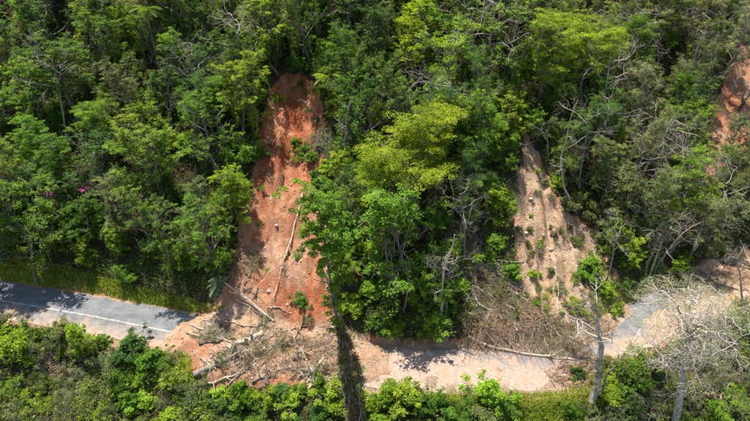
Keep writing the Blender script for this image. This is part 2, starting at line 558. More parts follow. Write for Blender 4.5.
soil = np.zeros_like(X)
for i in range(5):
    soil = np.maximum(soil, sstep(-0.5, 0.6, mk[i]))
shoulder = sstep(HALF + 1.5, HALF + 0.4, np.abs(S_))
soil = np.maximum(soil, shoulder)
tone = np.clip(sstep(-1, 1, mk[1]) * 0.95 + sstep(-1, 1, mk[2]) * (0.45 + 0.8 * vnoise(X * 0.4, Y * 0.4, 15)) + sstep(-1, 1, mk[4]) * 0.9 + shoulder * 0.7 + (0.22 + 1.0 * fbm(X * 0.35, Y * 0.35, 16, 3)) * sstep(9, 4, S_) * (mk[0] > -1), 0, 1)
tone = np.maximum(tone, sstep(19, 9, S_) * sstep(5.0, 7.5, S_) * (mk[0] > -1) * np.clip(0.62 + 0.9 * fbm(X * 0.45, Y * 0.18, 5, 3), 0, 1))
silt_a = (1 - 0.85 * sstep(-0.6, 0.8, mk[0])) * sstep(HALF + 1.0, HALF - 0.2, np.abs(S_)) * sstep(0.35, 0.9, 1 - np.abs(X - 6) / 28 + 0.2)
nx, ny = len(gx), len(gy)
idx = np.arange(nx * ny).reshape(ny, nx)
quads = np.stack([idx[:-1, :-1], idx[:-1, 1:], idx[1:, 1:], idx[1:, :-1]], -1).reshape(-1, 4)


def facemean(a):
    return 0.25 * (a[:-1, :-1] + a[:-1, 1:] + a[1:, 1:] + a[1:, :-1]).ravel()


fm = [facemean(m) for m in mk]
own = np.full(len(quads), -1)
for i in (4, 3, 2, 1, 0):
    own[fm[i] > 0] = i


def ground_piece(name, sel, label, kind='structure'):
    q = quads[sel]
    used, inv = np.unique(q, return_inverse=True)
    mb = MB(); mb.add(np.stack([X.ravel()[used], Y.ravel()[used], Z.ravel()[used]], 1), inv.reshape(-1, 4))
    me = mb.mesh(name, M_GROUND, True)
    for nm, a in (('soil', soil), ('tone', tone), ('silt', silt_a)):
        at = me.attributes.new(nm, 'FLOAT', 'POINT'); at.data.foreach_set('value', a.ravel()[used].astype(np.float32))
    return tag(obj(name, me), label, kind=kind)


ground_piece('hillside', own == -1, 'steep forested hillside rising above the road')
ground_piece('landslide_scar', own == 0, 'bare red earth landslide that runs down across the road')
ground_piece('landslide_scar', own == 1, 'pale tan landslide scar to the right of the wooded spur')
ground_piece('landslide_scar', own == 2, 'small red earth scar high at the upper right')
ground_piece('landslide_scar', own == 3, 'tiny red earth patch above the pale tan landslide')
ground_piece('earth_patch', own == 4, 'brown muddy ground beside the far bend of the road')

# ------------------------------------------------------------------ road
rx = np.arange(-62, 62, 0.5)
ryc = np.interp(rx, _xs, _ys); rt = np.interp(rx, _xs, np.gradient(_ys, _xs)); rl = np.sqrt(1 + rt ** 2)
nrm = np.stack([-rt / rl, 1 / rl], 1)
offs = np.linspace(-HALF, HALF, 13)
rv = []; rs = []
for k, o in enumerate(offs):
    wob = (0.45 * fbm(rx * 0.7, rx * 0 + k, 9, 3)) if k in (0, 12) else 0
    rv.append(np.stack([rx + nrm[:, 0] * (o + wob), ryc + nrm[:, 1] * (o + wob), np.full_like(rx, 0.035 - 0.008 * (o / HALF) ** 2)], 1))
    near = 1 - (o + HALF) / (2 * HALF)                       # 1 on the side nearest the camera
    mid = sstep(-20, -6, rx) * (1 - 0.6 * sstep(8, 20, rx))
    rs.append(np.clip(0.02 + 0.75 * near ** 1.6 + 0.62 * mid - 0.2 * (rx > 27), 0, 1))
rv = np.stack(rv, 1); rs = np.stack(rs, 1)
ii = np.arange(len(rx) * 13).reshape(len(rx), 13)
rq = np.stack([ii[:-1, :-1], ii[1:, :-1], ii[1:, 1:], ii[:-1, 1:]], -1).reshape(-1, 4)
mb = MB(); mb.add(rv.reshape(-1, 3), rq)
me = mb.mesh('road', M_ROAD, True)
at = me.attributes.new('silt', 'FLOAT', 'POINT'); at.data.foreach_set('value', rs.ravel().astype(np.float32))
road = tag(obj('road', me), 'narrow grey asphalt road partly buried by the slides', kind='structure')
for (x0, x1) in ((-62, -19.0),):
    xx = np.arange(x0, x1, 0.5)
    yc = np.interp(xx, _xs, _ys); tt = np.interp(xx, _xs, np.gradient(_ys, _xs)); ll = np.sqrt(1 + tt ** 2)
    nn = np.stack([-tt / ll, 1 / ll], 1); off = -0.25
    a = np.stack([xx + nn[:, 0] * (off - 0.075), yc + nn[:, 1] * (off - 0.075), np.full_like(xx, 0.0405)], 1)
    b = np.stack([xx + nn[:, 0] * (off + 0.075), yc + nn[:, 1] * (off + 0.075), np.full_like(xx, 0.0405)], 1)
    mb = MB(); n = len(xx); i = np.arange(n - 1)[:, None]
    mb.add(np.concatenate([a, b]), np.concatenate([i, i + 1, i + 1 + n, i + n], 1))
    obj('centre_line', mb.mesh('centre_line', M_PAINT), road)

# ------------------------------------------------------------------ tree prototypes (meshes shared by the copies)
UP = np.array([0, 0, 1.0])


def clump(mb, c, cr, n, leaf, r, flat=0.5, tint=0.5, wr=0.5, up=0.9, droop=0.18, tv=0.18):
    q = r.normal(size=(n, 3)); q /= np.linalg.norm(q, axis=1)[:, None] + 1e-9
    q[:, 2] = np.where(r.random(n) < 0.72, np.abs(q[:, 2]), q[:, 2])
    rr = r.random(n) ** 0.45
    P = c + q * rr[:, None] * np.array([cr, cr, cr * flat])
    Nn = q * np.array([0.7, 0.7, 0.5]) + UP * (up + 0.15) + 0.42 * r.normal(size=(n, 3))
    leaves(mb, P, Nn, leaf * (0.65 + 0.7 * r.random(n)), np.clip(tint + tv * r.normal(size=n), 0, 1.06 if tint > 1 else 1), r, wr, droop)


def make_tree(seed, H, R, cb=0.35, nlimb=11, sub=4, per=90, leaf=0.27, cr=0.75, flat=0.5, wr=0.5, shape='round', bare=0.0,
              lmat=None, bmat=None, tv=0.18, trunk_r=None, dead=0, lean=0.05, vines=0):
    r = np.random.default_rng(seed)
    wood = MB(); lf = MB()
    tr = trunk_r or 0.018 * H + 0.03
    n = 9
    pts = np.zeros((n, 3)); pts[:, 2] = np.linspace(-0.8, H * 0.93, n)
    drift = np.cumsum(r.normal(size=(n, 2)) * 0.028 * H, axis=0); drift -= drift[0]
    pts[:, :2] = drift + np.linspace(0, 1, n)[:, None] * r.normal(size=2) * lean * H
    pts[0, :2] = pts[1, :2] = 0
    tube(wood, pts, tr * np.linspace(1.15, 0.22, n), 7, 0.5)
    centers = []
    for k in range(nlimb):
        t = cb + (0.97 - cb) * (k + 0.7 * r.random()) / nlimb
        q = t * (n - 1); i = min(int(q), n - 2); p = pts[i] + (pts[i + 1] - pts[i]) * (q - i)
        az = k * 2.39996 + r.normal() * 0.4
        f = (t - cb) / (1 - cb)
        if shape == 'round': L = R * (0.45 + 0.95 * math.sin(math.pi * min(1, 0.28 + 0.62 * f))) * 0.78; el = 0.15 + 0.85 * f
        elif shape == 'dome': L = R * (1.05 - 0.35 * f); el = 0.42 + 0.5 * f
        elif shape == 'layer': L = R * (1.05 - 0.75 * f); el = 0.05 + 0.25 * f
        else: L = R * (0.6 + 0.5 * r.random()); el = 0.2 + 0.9 * f
        L *= 0.75 + 0.5 * r.random()
        d = np.array([math.cos(az) * math.cos(el), math.sin(az) * math.cos(el), math.sin(el)])
        lp, ld = wiggle(p, d, L, 6, r, 0.13, (0, 0, 0.35 if shape != 'layer' else -0.05))
        lr = tr * (0.5 - 0.25 * f)
        tube(wood, lp, lr * np.linspace(1, 0.3, 6), 5, 0.5 + 0.1 * r.normal(), False)
        centers.append(lp[-1]); centers.append(lp[4] + r.normal(size=3) * 0.25)
        for j in range(sub):
            q = 1.2 + 3.6 * (j + r.random()) / sub; i = min(int(q), 4); p2 = lp[i] + (lp[i + 1] - lp[i]) * (q - i)
            a = r.normal(size=3); a[2] = abs(a[2]) * 0.6 + 0.1; a /= np.linalg.norm(a)
            sp, sd = wiggle(p2, ld * 0.55 + a * 0.9, L * (0.3 + 0.3 * r.random()), 4, r, 0.16, (0, 0, 0.2))
            tube(wood, sp, lr * np.linspace(0.5, 0.16, 4), 4, 0.55 + 0.15 * r.normal(), False)
            if r.random() > bare:
                centers.append(sp[-1])
                if L > 1.8: centers.append(sp[2] + r.normal(size=3) * 0.15)
            if bare > 0 or r.random() < 0.25:
                for w in range(3):
                    tp, _ = wiggle(sp[1 + w % 3], sd + r.normal(size=3) * 0.8, L * 0.28, 4, r, 0.25)
                    tube(wood, tp, lr * np.linspace(0.3, 0.1, 4), 3, 0.7 + 0.2 * r.normal(), False)
    centers.append(pts[-1])
    for c in centers:
        k = cr * (0.42 + 1.1 * r.random() ** 1.6)
        tn = np.clip(0.5 + 0.24 * r.normal(), 0.08, 0.92)
        if bare and r.random() < bare * 0.5: k *= 0.6
        nn = int(per * (k / cr) ** 1.6)
        # a clump is made of a few leafy sprays
        for s in range(3):
            cc = c + r.normal(size=3) * k * np.array([0.5, 0.5, 0.28])
            clump(lf, cc, k * 0.68, nn // 3, leaf, r, flat, np.clip(tn + 0.07 * r.normal(), 0, 1), wr, tv=tv)
    for q_ in range(34):
        c = centers[r.integers(len(centers))]
        o_ = c - np.array([0, 0, H * 0.55]); o_ = o_ / (np.linalg.norm(o_) + 1e-6)
        sp, _ = wiggle(c, o_ * 0.6 + UP * 0.5 + 0.5 * r.normal(size=3), 0.6 + 1.1 * r.random(), 6, r, 0.18)
        tube(wood, sp, 0.016, 3, 0.7, False)
        m_ = 16; f_ = r.random(m_) * 4.99; i_ = f_.astype(int)
        P_ = sp[i_] + (sp[i_ + 1] - sp[i_]) * (f_ - i_)[:, None] + r.normal(size=(m_, 3)) * leaf * 0.5
        leaves(lf, P_, UP * 0.7 + 0.6 * r.normal(size=(m_, 3)), leaf * (0.7 + 0.6 * r.random(m_)), np.clip(0.55 + 0.25 * r.normal() + 0.1 * r.normal(size=m_), 0, 1), r, wr)
    for q_ in range(16):
        c = centers[r.integers(len(centers))] + r.normal(size=3) * 0.3
        L = min(c[2] * 0.75, 1.2 + 4.0 * r.random())
        sp, _ = wiggle(c, (0.2 * r.normal(), 0.2 * r.normal(), -1), L, 8, r, 0.12, (0, 0, -0.4))
        m_ = int(22 * L); f_ = r.random(m_) * 6.99; i_ = f_.astype(int)
        P_ = sp[i_] + (sp[i_ + 1] - sp[i_]) * (f_ - i_)[:, None] + r.normal(size=(m_, 3)) * 0.13
        leaves(lf, P_, UP * 0.5 + 0.7 * r.normal(size=(m_, 3)), min(leaf, 0.2) * (0.6 + 0.7 * r.random(m_)), np.clip(0.5 + 0.3 * r.normal() + 0.12 * r.normal(size=m_), 0, 1) if r.random() > 0.2 else np.full(m_, 1.05), r, wr)
    if dead:
        for c in r.permutation(np.array(centers))[:dead]:
            clump(lf, c - np.array([0, 0, 0.4]), cr * 0.6, 30, leaf, r, 0.8, 1.05, wr, 0.2, 0.3, 0)
    parts = {'trunk': wood.mesh('trunk', bmat or M_BARK, True), 'crown': lf.mesh('crown', lmat or M_LEAF)}
    if vines:
        vb = MB()
        for k in range(vines):
            c = centers[r.integers(len(centers))]
            L = min(c[2] * 0.8, 1.5 + 4 * r.random())
            vp, _ = wiggle(c, (0.1 * r.normal(), 0.1 * r.normal(), -1), L, 6, r, 0.08, (0, 0, -0.3))
            tube(vb, vp, 0.018, 3, 0.6 + 0.2 * r.normal(), False)
        parts['hanging_vine'] = vb.mesh('hanging_vine', M_BROWNTWIG, True)
    return dict(parts=parts, H=H, R=R)


def make_shrub(seed, H, R, per=75, leaf=0.17, cr=0.36, ncl=40, lmat=None, wr=0.5, bare=0.0, bmat=None, upright=0.5):
    r = np.random.default_rng(seed)
    wood = MB(); lf = MB(); cs = []
    for k in range(7):
        az = r.random() * 6.283; el = upright + 0.8 * r.random()
        d = np.array([math.cos(az) * math.cos(el), math.sin(az) * math.cos(el), math.sin(el)])
        p, dd = wiggle((0.1 * r.normal(), 0.1 * r.normal(), -0.25), d, H * (0.8 + 0.4 * r.random()), 6, r, 0.14, (0, 0, 0.1))
        tube(wood, p, np.linspace(0.05, 0.012, 6) * H / 2, 4, 0.5 + 0.15 * r.normal(), False)
        for j in range(3 + int(6 * bare)):
            i = 1 + r.integers(4)
            q, _ = wiggle(p[i], dd + r.normal(size=3) * 0.9, H * 0.4, 4, r, 0.2)
            tube(wood, q, np.linspace(0.02, 0.008, 4) * H / 2, 3, 0.65 + 0.2 * r.normal(), False)
            cs.append(q[-1])
        cs.append(p[-1]); cs.append(p[3])
    for k in range(ncl):
        a = r.random() * 6.283; q = r.random() ** 0.5; z = r.random()
        cs.append(np.array([math.cos(a) * R * q * (1 - 0.45 * z), math.sin(a) * R * q * (1 - 0.45 * z), H * (0.08 + 0.85 * z * math.sqrt(max(0.05, 1 - 0.6 * q * q)))]))
    for q_ in range(26):
        c = cs[r.integers(len(cs))]
        sp, _ = wiggle(c, UP * 0.8 + 0.7 * r.normal(size=3), H * (0.2 + 0.4 * r.random()), 5, r, 0.2)
        tube(wood, sp, 0.011, 3, 0.7, False)
        m_ = 14; f_ = r.random(m_) * 3.99; i_ = f_.astype(int)
        leaves(lf, sp[i_] + (sp[i_ + 1] - sp[i_]) * (f_ - i_)[:, None] + r.normal(size=(m_, 3)) * leaf * 0.5, UP * 0.7 + 0.6 * r.normal(size=(m_, 3)), leaf * (0.7 + 0.6 * r.random(m_)), np.clip(0.55 + 0.25 * r.normal() + 0.1 * r.normal(size=m_), 0, 1), r, wr)
    for c in cs:
        if r.random() < bare: continue
        k = cr * (0.4 + 1.1 * r.random() ** 1.5)
        clump(lf, c, k, int(per * (k / cr) ** 1.5), leaf, r, 0.6, np.clip(0.5 + 0.2 * r.normal(), 0.05, 0.95), wr)
    return dict(parts={'stem': wood.mesh('stem', bmat or M_BARK, True), 'foliage': lf.mesh('foliage', lmat or M_LEAF)}, H=H, R=R)


P_BROAD = [make_tree(100 + k, 9 + k % 3, 3.3 + 0.35 * (k % 3), 0.30, 14, 6, [80, 52, 64][k % 3], [0.175, 0.25, 0.21][k % 3], 0.50, 0.5, 0.5, 'round', bare=0.12, dead=10, vines=(14 if k % 2 else 9)) for k in range(6)]
P_FINE = [make_tree(200 + k, 9.5, 3.7, 0.38, 15, 6, 170, 0.14, 0.72, 0.42, 0.42, 'dome', lmat=M_FINE, bmat=M_BARK, tv=0.12) for k in range(3)]
P_OLIVE = [make_tree(300 + k, 8.5 + k % 2, 3.5, 0.28, 13, 5, 95, 0.165, 0.66, 0.5, 0.45, 'wild', bare=0.42, lmat=M_FINE, bmat=M_GREYTWIG, dead=10, vines=5) for k in range(5)]
P_LAYER = [make_tree(400 + k, 9.5, 3.4, 0.22, 18, 6, 80, 0.18, 0.52, 0.34, 0.45, 'layer', dead=3) for k in range(3)]
P_SAP = [make_tree(500 + k, 5.0, 1.9, 0.15, 12, 4, 80, 0.20, 0.46, 0.6, 0.5, 'round', trunk_r=0.07, dead=2) for k in range(5)]
P_SHRUB = [make_shrub(600 + k, 1.7, 1.15, 60, [0.15, 0.20, 0.17, 0.24][k], bare=0.12, upright=0.35) for k in range(4)] + [make_shrub(620 + k, 2.4, 1.3, 80, 0.21, 0.42, 46) for k in range(2)]
P_TWIGGY = [make_shrub(640 + k, 2.0, 1.3, 40, 0.16, 0.4, 18, M_FINE, 0.45, 0.5, M_GREYTWIG) for k in range(3)]

# colours of living foliage (base colours)
C_MID = (0.092, 0.190, 0.022); C_BRIGHT = (0.130, 0.250, 0.022); C_LIME = (0.195, 0.305, 0.022); C_DARK = (0.048, 0.105, 0.018)
C_OLIVE = (0.145, 0.178, 0.050); C_GREYG = (0.185, 0.210, 0.100); C_YELLOW = (0.205, 0.290, 0.013); C_COOL = (0.072, 0.155, 0.034)
CNAME = {C_MID: 'mid-green', C_BRIGHT: 'bright green', C_LIME: 'lime green', C_DARK: 'dark green', C_OLIVE: 'olive', C_GREYG: 'grey-green', C_YELLOW: 'yellow-green', C_COOL: 'deep green'}


def jitter(c, r=rnd, a=0.16):
    k = 1 + r.uniform(-a, a)
    return (c[0] * k * (1 + r.uniform(-.1, .12)), c[1] * k, c[2] * k * (1 + r.uniform(-.2, .2)))


def place(name, proto, loc, rz, sc, color, label, cat, group, tilt=(0, 0)):
    s = sc if isinstance(sc, tuple) else (sc, sc, sc)
    root = empty(name, loc, rz, s, tilt)
    for pn, me in proto['parts'].items():
        obj(pn, me, root, color)
    return tag(root, label, cat, group)


def ground(x, y):
    return float(height(np.array([x]), np.array([y]))[0])


# ------------------------------------------------------------------ what has to stay open in the view
KEEP = [([(275, 85), (305, 76), (319, 100), (319, 150), (322, 200), (330, 250), (332, 300), (310, 385), (215, 385), (180, 335), (222, 298), (238, 250), (248, 200), (258, 130)], 0.05),
        ([(0, 287), (60, 295), (190, 318), (195, 346), (130, 336), (75, 321), (30, 306), (0, 298)], 0.04),
        ([(385, 354), (440, 350), (590, 362), (585, 368), (500, 376), (475, 374), (440, 370), (385, 366)], 0.2),
        ([(0, 265), (50, 275), (60, 288), (0, 283)], 0.12), ([(145, 297), (205, 304), (200, 316), (150, 307)], 0.12),
        ([(527, 150), (560, 196), (596, 238), (618, 290), (604, 350), (480, 345), (500, 300), (522, 288), (514, 245), (513, 205)], 0.05),
        ([(455, 215), (490, 235), (514, 262), (520, 290), (500, 345), (466, 338), (468, 290), (452, 250)], 0.22),
        ([(606, 318), (650, 312), (650, 340), (610, 350)], 0.45),
        ([(655, 300), (745, 255), (745, 285), (680, 310)], 0.8),
        ([(730, 60), (750, 60), (750, 130), (735, 135), (722, 115)], 0.40)]


def silhouette(x, y, z, H, R, cb=0.3):
    a = np.linspace(0, 2 * math.pi, 14, endpoint=False)
    pts = []
    c = z + H * (cb + 1) / 2; hz = H * (1 - cb) / 2
    for f in (0.55, 1.0):
        pts.append(np.stack([x + R * f * np.cos(a), np.full_like(a, y), c + hz * f * np.sin(a)], 1))
    pts.append(np.array([[x, y, c]]))
    u, v, d = project(np.concatenate(pts))
    return u, v


def blocks(x, y, z, H, R, cb=0.3, slack=1.0):
    u, v = silhouette(x, y, z, H, R, cb)
    for poly, lim in KEEP:
        ins = (sdist(u, v, poly) > 0).mean()
        if ins > lim * slack:
            return True
    return False


# ------------------------------------------------------------------ forest
ORD = ['first', 'second', 'third', 'fourth', 'fifth', 'sixth', 'seventh', 'eighth', 'ninth', 'tenth', 'eleventh', 'twelfth', 'thirteenth',
       'fourteenth', 'fifteenth', 'sixteenth', 'seventeenth', 'eighteenth', 'nineteenth', 'twentieth'] + ['%dth' % k for k in range(21, 60)]


class Taken:
    def __init__(self):
        self.p = []

    def ok(self, x, y, r):
        return all((x - a) ** 2 + (y - b) ** 2 > (0.5 * (r + c)) ** 2 for a, b, c in self.p)

    def add(self, x, y, r):
        self.p.append((x, y, r))


taken = Taken()
registry = []           # scattered plants waiting for their labels


def root_at(u, v, frac, H):
    """where a plant of height H stands whose point at frac*H is seen at pixel u, v"""
    p = cast(u, v, height, frac * H)[0]
    return p[0], p[1], ground(p[0], p[1])


# trees singled out in the photograph: pixel of the crown's middle, height, scale of width, prototype, colour, label; two tall ones at the left edge are added for shade
HERO = [
    (413, 154, 11.5, 1.28, P_FINE[0], C_YELLOW, 'big yellow-green domed tree standing alone at the middle of the spur'),
    (374, 184, 8.0, 0.95, P_FINE[1], C_YELLOW, 'smaller yellow-green domed tree just left below the big domed one'),
    (395, 230, 11.5, 1.2, P_BROAD[1], C_BRIGHT, 'bright green tree with tall bare trunk below the domed tree'),
    (447, 68, 10.0, 1.15, P_OLIVE[0], C_LIME, 'lime tree with grey bare twigs above the domed tree'),
    (415, 20, 11.0, 1.0, P_LAYER[0], C_YELLOW, 'yellow-green layered tree at the top edge above the domed tree'),
    (237, 85, 9.0, 1.0, P_BROAD[0], C_LIME, 'lime leafy tree beside the top of the red landslide'),
    (208, 128, 9.5, 1.05, P_BROAD[2], C_BRIGHT, 'bright leafy tree down left of the red landslide head'),
    (220, 180, 8.5, 0.95, P_LAYER[1], C_LIME, 'lime layered tree beside the middle of the red landslide'),
    (185, 190, 8.0, 0.9, P_LAYER[2], C_GREYG, 'pale grey-green tree with flat sprays left of the red landslide'),
    (272, 22, 9.0, 0.95, P_BROAD[3], C_LIME, 'lime tree straight above the head of the red landslide'),
    (520, 32, 10.0, 1.1, P_BROAD[5], C_BRIGHT, 'bright rounded tree under the bleached branches at the top'),
    (592, 52, 10.0, 1.15, P_FINE[2], C_YELLOW, 'yellow-green clumped tree on the upper right hillside'),
    (550, 48, 9.5, 1.1, P_FINE[1], C_LIME, 'lime dome tree left of the yellow-green clumped tree, upper right'),
    (25, 130, 9.0, 1.05, P_LAYER[0], C_BRIGHT, 'bright tree with flat spreading sprays at the left edge'),
    (25, 70, 9.5, 1.1, P_LAYER[1], C_BRIGHT, 'flat-topped bright green tree near the upper left edge'),
    (12, 222, 12.0, 1.0, P_BROAD[1], C_MID, 'tall mid-green tree at the left edge shading the road'),
    (-28, 232, 12.0, 1.05, P_BROAD[3], C_MID, 'tall mid-green tree mostly past the left edge, added to shade the road'),  # mostly unseen tree, added so that its shade falls on the left road
    (365, 110, 9.0, 0.9, P_BROAD[4], C_MID, 'mid-green tree right of the bright palm'),
    (350, 195, 7.0, 0.85, P_BROAD[5], C_COOL, 'deep green tree overhanging the red landslide from the spur'),
    (690, 170, 8.5, 1.15, P_OLIVE[2], C_LIME, 'lime twiggy tree below the small red scar'),
    (655, 200, 8.0, 1.1, P_OLIVE[3], C_OLIVE, 'olive twiggy tree left below the small red scar'),
    (705, 215, 8.0, 1.1, P_OLIVE[4], C_OLIVE, 'olive twiggy tree above the far road bend'),
]
for (u, v, H, ws, pr, c, lab) in HERO:
    x, y, z = root_at(u, v, 0.72, H)
    sh = H / pr['H']; sw = sh * ws * 0.95
    place('forest_tree', pr, (x, y, z - 0.2), rnd.uniform(0, 6.28), (sw, sw, sh), jitter(c, rnd, 0.06), lab, 'tree', 'forest trees')
    taken.add(x, y, 1.35 * pr['R'] * sw)


def scatter(n, x0, x1, y0, y1, zo):
    """random ground points with their road distance, slide masks, height and pixel"""
    q = np.random.default_rng(rnd.randrange(10 ** 6))
    x = q.uniform(x0, x1, n); y = q.uniform(y0, y1, n)
    s = road_s(x, y); m = np.array(masks(x, y)); z = height(x, y)
    u, v, d = project(np.stack([x, y, z + zo], 1))
    ns = vnoise(x * 0.11, y * 0.11, 77)
    return x, y, z, s, m, u, v, ns


def add_plant(name, pr, p, sc, c, cat, group, tl):
    h = sc[2] if isinstance(sc, tuple) else sc
    registry.append((name, pr, p, rnd.uniform(0, 6.28), sc, c, cat, group, (rnd.gauss(0, tl), rnd.gauss(0, tl)), 0.55 * pr['H'] * h))


cand = 0
for x, y, z, s, m, u, v, nse in zip(*[a.T if a.ndim > 1 else a for a in scatter(6000, -56, 58, 2, 62, 6)]):
    if u < 225 and s < 6.3: continue
    if s < 5.6 or max(m[0], m[1], m[3], m[4]) > -0.9 or m[2] > 0.4 or (m[2] > -0.9 and rnd.random() < 0.6) or m[1] > -2.2 or (m[1] > -4.5 and u < 525) or u < -40 or u > 790 or v < -75: continue
    k = rnd.random()
    if u > 540:
        pr = rnd.choice(P_OLIVE) if k < 0.55 else rnd.choice(P_BROAD) if k < 0.8 else rnd.choice(P_FINE) if k < 0.9 else rnd.choice(P_LAYER)
        c = rnd.choice([C_OLIVE, C_GREYG, C_OLIVE, C_MID, C_LIME, C_COOL, C_GREYG])
    else:
        pr = rnd.choice(P_BROAD) if k < 0.62 else rnd.choice(P_LAYER) if k < 0.82 else rnd.choice(P_OLIVE) if k < 0.90 else rnd.choice(P_FINE)
        c = rnd.choice([C_BRIGHT, C_MID, C_MID, C_COOL, C_LIME, C_BRIGHT]) if nse > 0 else rnd.choice([C_MID, C_DARK, C_COOL, C_BRIGHT, C_OLIVE, C_MID])
    sc = rnd.uniform(0.68, 1.15) * (0.85 if s < 9 else 1)
    sw = sc * (rnd.uniform(0.85, 1.25) if u < 290 else rnd.uniform(0.72, 1.05))
    rad = pr['R'] * sw
    if not taken.ok(x, y, 1.18 * rad): continue
    if blocks(x, y, z, pr['H'] * sc, rad): continue
    taken.add(x, y, 1.18 * rad)
    add_plant('forest_tree', pr, (x, y, z - 0.2), (sw, sw, sc), c, 'tree', 'forest trees', 0.06)
    cand += 1
    if cand >= 270: break

# saplings fill the edges of the wood along the road and the slides
taken2 = Taken()
cand = 0
for x, y, z, s, m, u, v, nse in zip(*[a.T if a.ndim > 1 else a for a in scatter(9000, -48, 50, -2, 45, 2)]):
    mm = max(m)
    mm = max(m[0], m[1], m[2], m[3], m[4] - 2.5)
    if u < 225 and s < (4.6 if u < 130 else 5.4): continue
    if s < 3.9 or mm > -0.1 or u < -15 or u > 765 or v < -20: continue
    edge = s < 8 or mm > -2.6
    if not edge and rnd.random() > 0.08: continue
    tall = rnd.random() < 0.6 and s > 5
    if u < 540: pr = rnd.choice(P_SAP) if tall else rnd.choice(P_SHRUB)
    else: pr = rnd.choice(P_SAP) if tall else rnd.choice(P_TWIGGY + P_SHRUB[:2])
    sc = rnd.uniform(0.5, 0.95) if pr['H'] > 3 else rnd.uniform(0.7, 1.4)
    if not taken2.ok(x, y, 1.35 * pr['R'] * sc): continue
    if blocks(x, y, z, pr['H'] * sc, pr['R'] * sc * 0.8, 0.1, 1.0 if pr['H'] > 3 or s < 9 else 6.0): continue
    taken2.add(x, y, 1.35 * pr['R'] * sc)
    c = rnd.choice([C_BRIGHT, C_LIME, C_MID, C_BRIGHT]) if u < 540 else rnd.choice([C_OLIVE, C_MID, C_LIME, C_GREYG])
    sap = pr['H'] > 3
    add_plant('sapling' if sap else 'edge_shrub', pr, (x, y, z - 0.1), sc, c, 'sapling' if sap else 'shrub', 'saplings at the forest edge' if sap else 'shrubs at the forest edge', 0.08)
    cand += 1
    if cand >= 260: break

# shrubs on the bank below the road
cand = 0
for x, y, z, s, m, u, v, nse in zip(*[a.T if a.ndim > 1 else a for a in scatter(12000, -44, 46, -28, 12, 1)]):
    if s > -HALF - 1.0 or m[0] > 0.2 or u < -10 or u > 760 or v > 455: continue
    if u < 120 or u > 610:
        pr = rnd.choice(P_TWIGGY * 2 + P_SHRUB[:1]) if u > 610 or v > 352 else rnd.choice(P_SHRUB + P_SAP[:2])
    else:
        pr = rnd.choice(P_SHRUB + P_SHRUB + P_TWIGGY)
    sc = rnd.uniform(0.5, 1.3)
    if pr['H'] > 3: sc *= 0.75
    if 490 < u < 605 and (rnd.random() < 0.93 or v < 395): continue
    if not taken2.ok(x, y, 1.2 * pr['R'] * sc): continue
    if blocks(x, y, z, pr['H'] * sc, pr['R'] * sc, 0.0): continue
    taken2.add(x, y, 1.2 * pr['R'] * sc)
    if pr in P_TWIGGY: c = rnd.choice([C_OLIVE, C_GREYG, C_LIME, C_OLIVE])
    else: c = rnd.choice([C_BRIGHT, C_LIME, C_LIME, C_MID, C_OLIVE, C_COOL])
    add_plant('bank_shrub', pr, (x, y, z - 0.05), (sc * rnd.uniform(.8, 1.2), sc * rnd.uniform(.8, 1.2), sc * rnd.uniform(.75, 1.45)), c, 'shrub', 'shrubs below the road', 0.1)
    cand += 1
    if cand >= 270: break

# small plants taking hold on the bare earth
cand = 0
taken3 = Taken()
for x, y, z, s, m, u, v, nse in zip(*[a.T if a.ndim > 1 else a for a in scatter(5000, -28, 32, -8, 36, 0)]):
    if max(m[0], m[1]) < 0.15 or abs(s) < HALF + 0.4: continue
    green = float(vnoise(np.array([x * 0.28]), np.array([y * 0.28]), 31)[0])
    if rnd.random() > (0.03 + max(0, green) * 0.5 + ((0.06 + 3.0 * max(0, green) + (0.5 if u > 575 and v > 265 else 0)) if m[1] > 0 else 0)) : continue
    sc = rnd.uniform(0.22, 0.48)
    if not taken3.ok(x, y, 1.6 * sc): continue
    taken3.add(x, y, 1.6 * sc)
    add_plant('seedling', rnd.choice(P_TWIGGY + P_SHRUB[:3]), (x, y, z - 0.05), sc, rnd.choice([C_LIME, C_BRIGHT, C_OLIVE, C_OLIVE, C_GREYG]), 'seedling', 'seedlings on the bare earth', 0.15)
    cand += 1
    if cand >= 110: break

# loose stones on the slides
rock_protos = []
for k in range(4):
    q = np.random.default_rng(900 + k)
    import bmesh
    bm = bmesh.new(); bmesh.ops.create_icosphere(bm, subdivisions=1, radius=0.5)
    for vv in bm.verts:
        c_ = vv.co * 2
        vv.co *= 0.55 + 0.9 * float(vnoise(np.array([c_.x * 1.6 + k * 9]), np.array([c_.y * 1.6 + c_.z * 1.3]), 55)[0] + 0.5)
        vv.co.z *= 0.7
    V = np.array([vv.co[:] for vv in bm.verts]); F = np.array([[w.index for w in f.verts] for f in bm.faces]); bm.free()
    mb = MB(); mb.add(V, F, 0.5)
    rock_protos.append(dict(mesh=mb.mesh('rock', M_ROCK if k < 2 else M_CLOD), H=0.6, R=0.5))
cand = 0
for x, y, z, s, m, u, v, nse in zip(*[a.T if a.ndim > 1 else a for a in scatter(1500, -28, 32, -6, 34, 0)]):
    if max(m[0], m[1]) < 0.6: continue
    sc = rnd.uniform(0.25, 0.42) if rnd.random() < 0.85 else rnd.uniform(0.45, 0.7)
    pr = rnd.choice(rock_protos)
    registry.append(('rock' if pr in rock_protos[:2] else 'earth_clod', pr, (x, y, z), rnd.uniform(0, 6.28), sc, C_MID, 'rock' if pr in rock_protos[:2] else 'clod', 'stones and clods on the slides', (rnd.uniform(-.5, .5), rnd.uniform(-.5, .5)), 0.1))
    cand += 1
    if cand >= 90: break

# labels: where each one stands, row by row in its own part of the picture



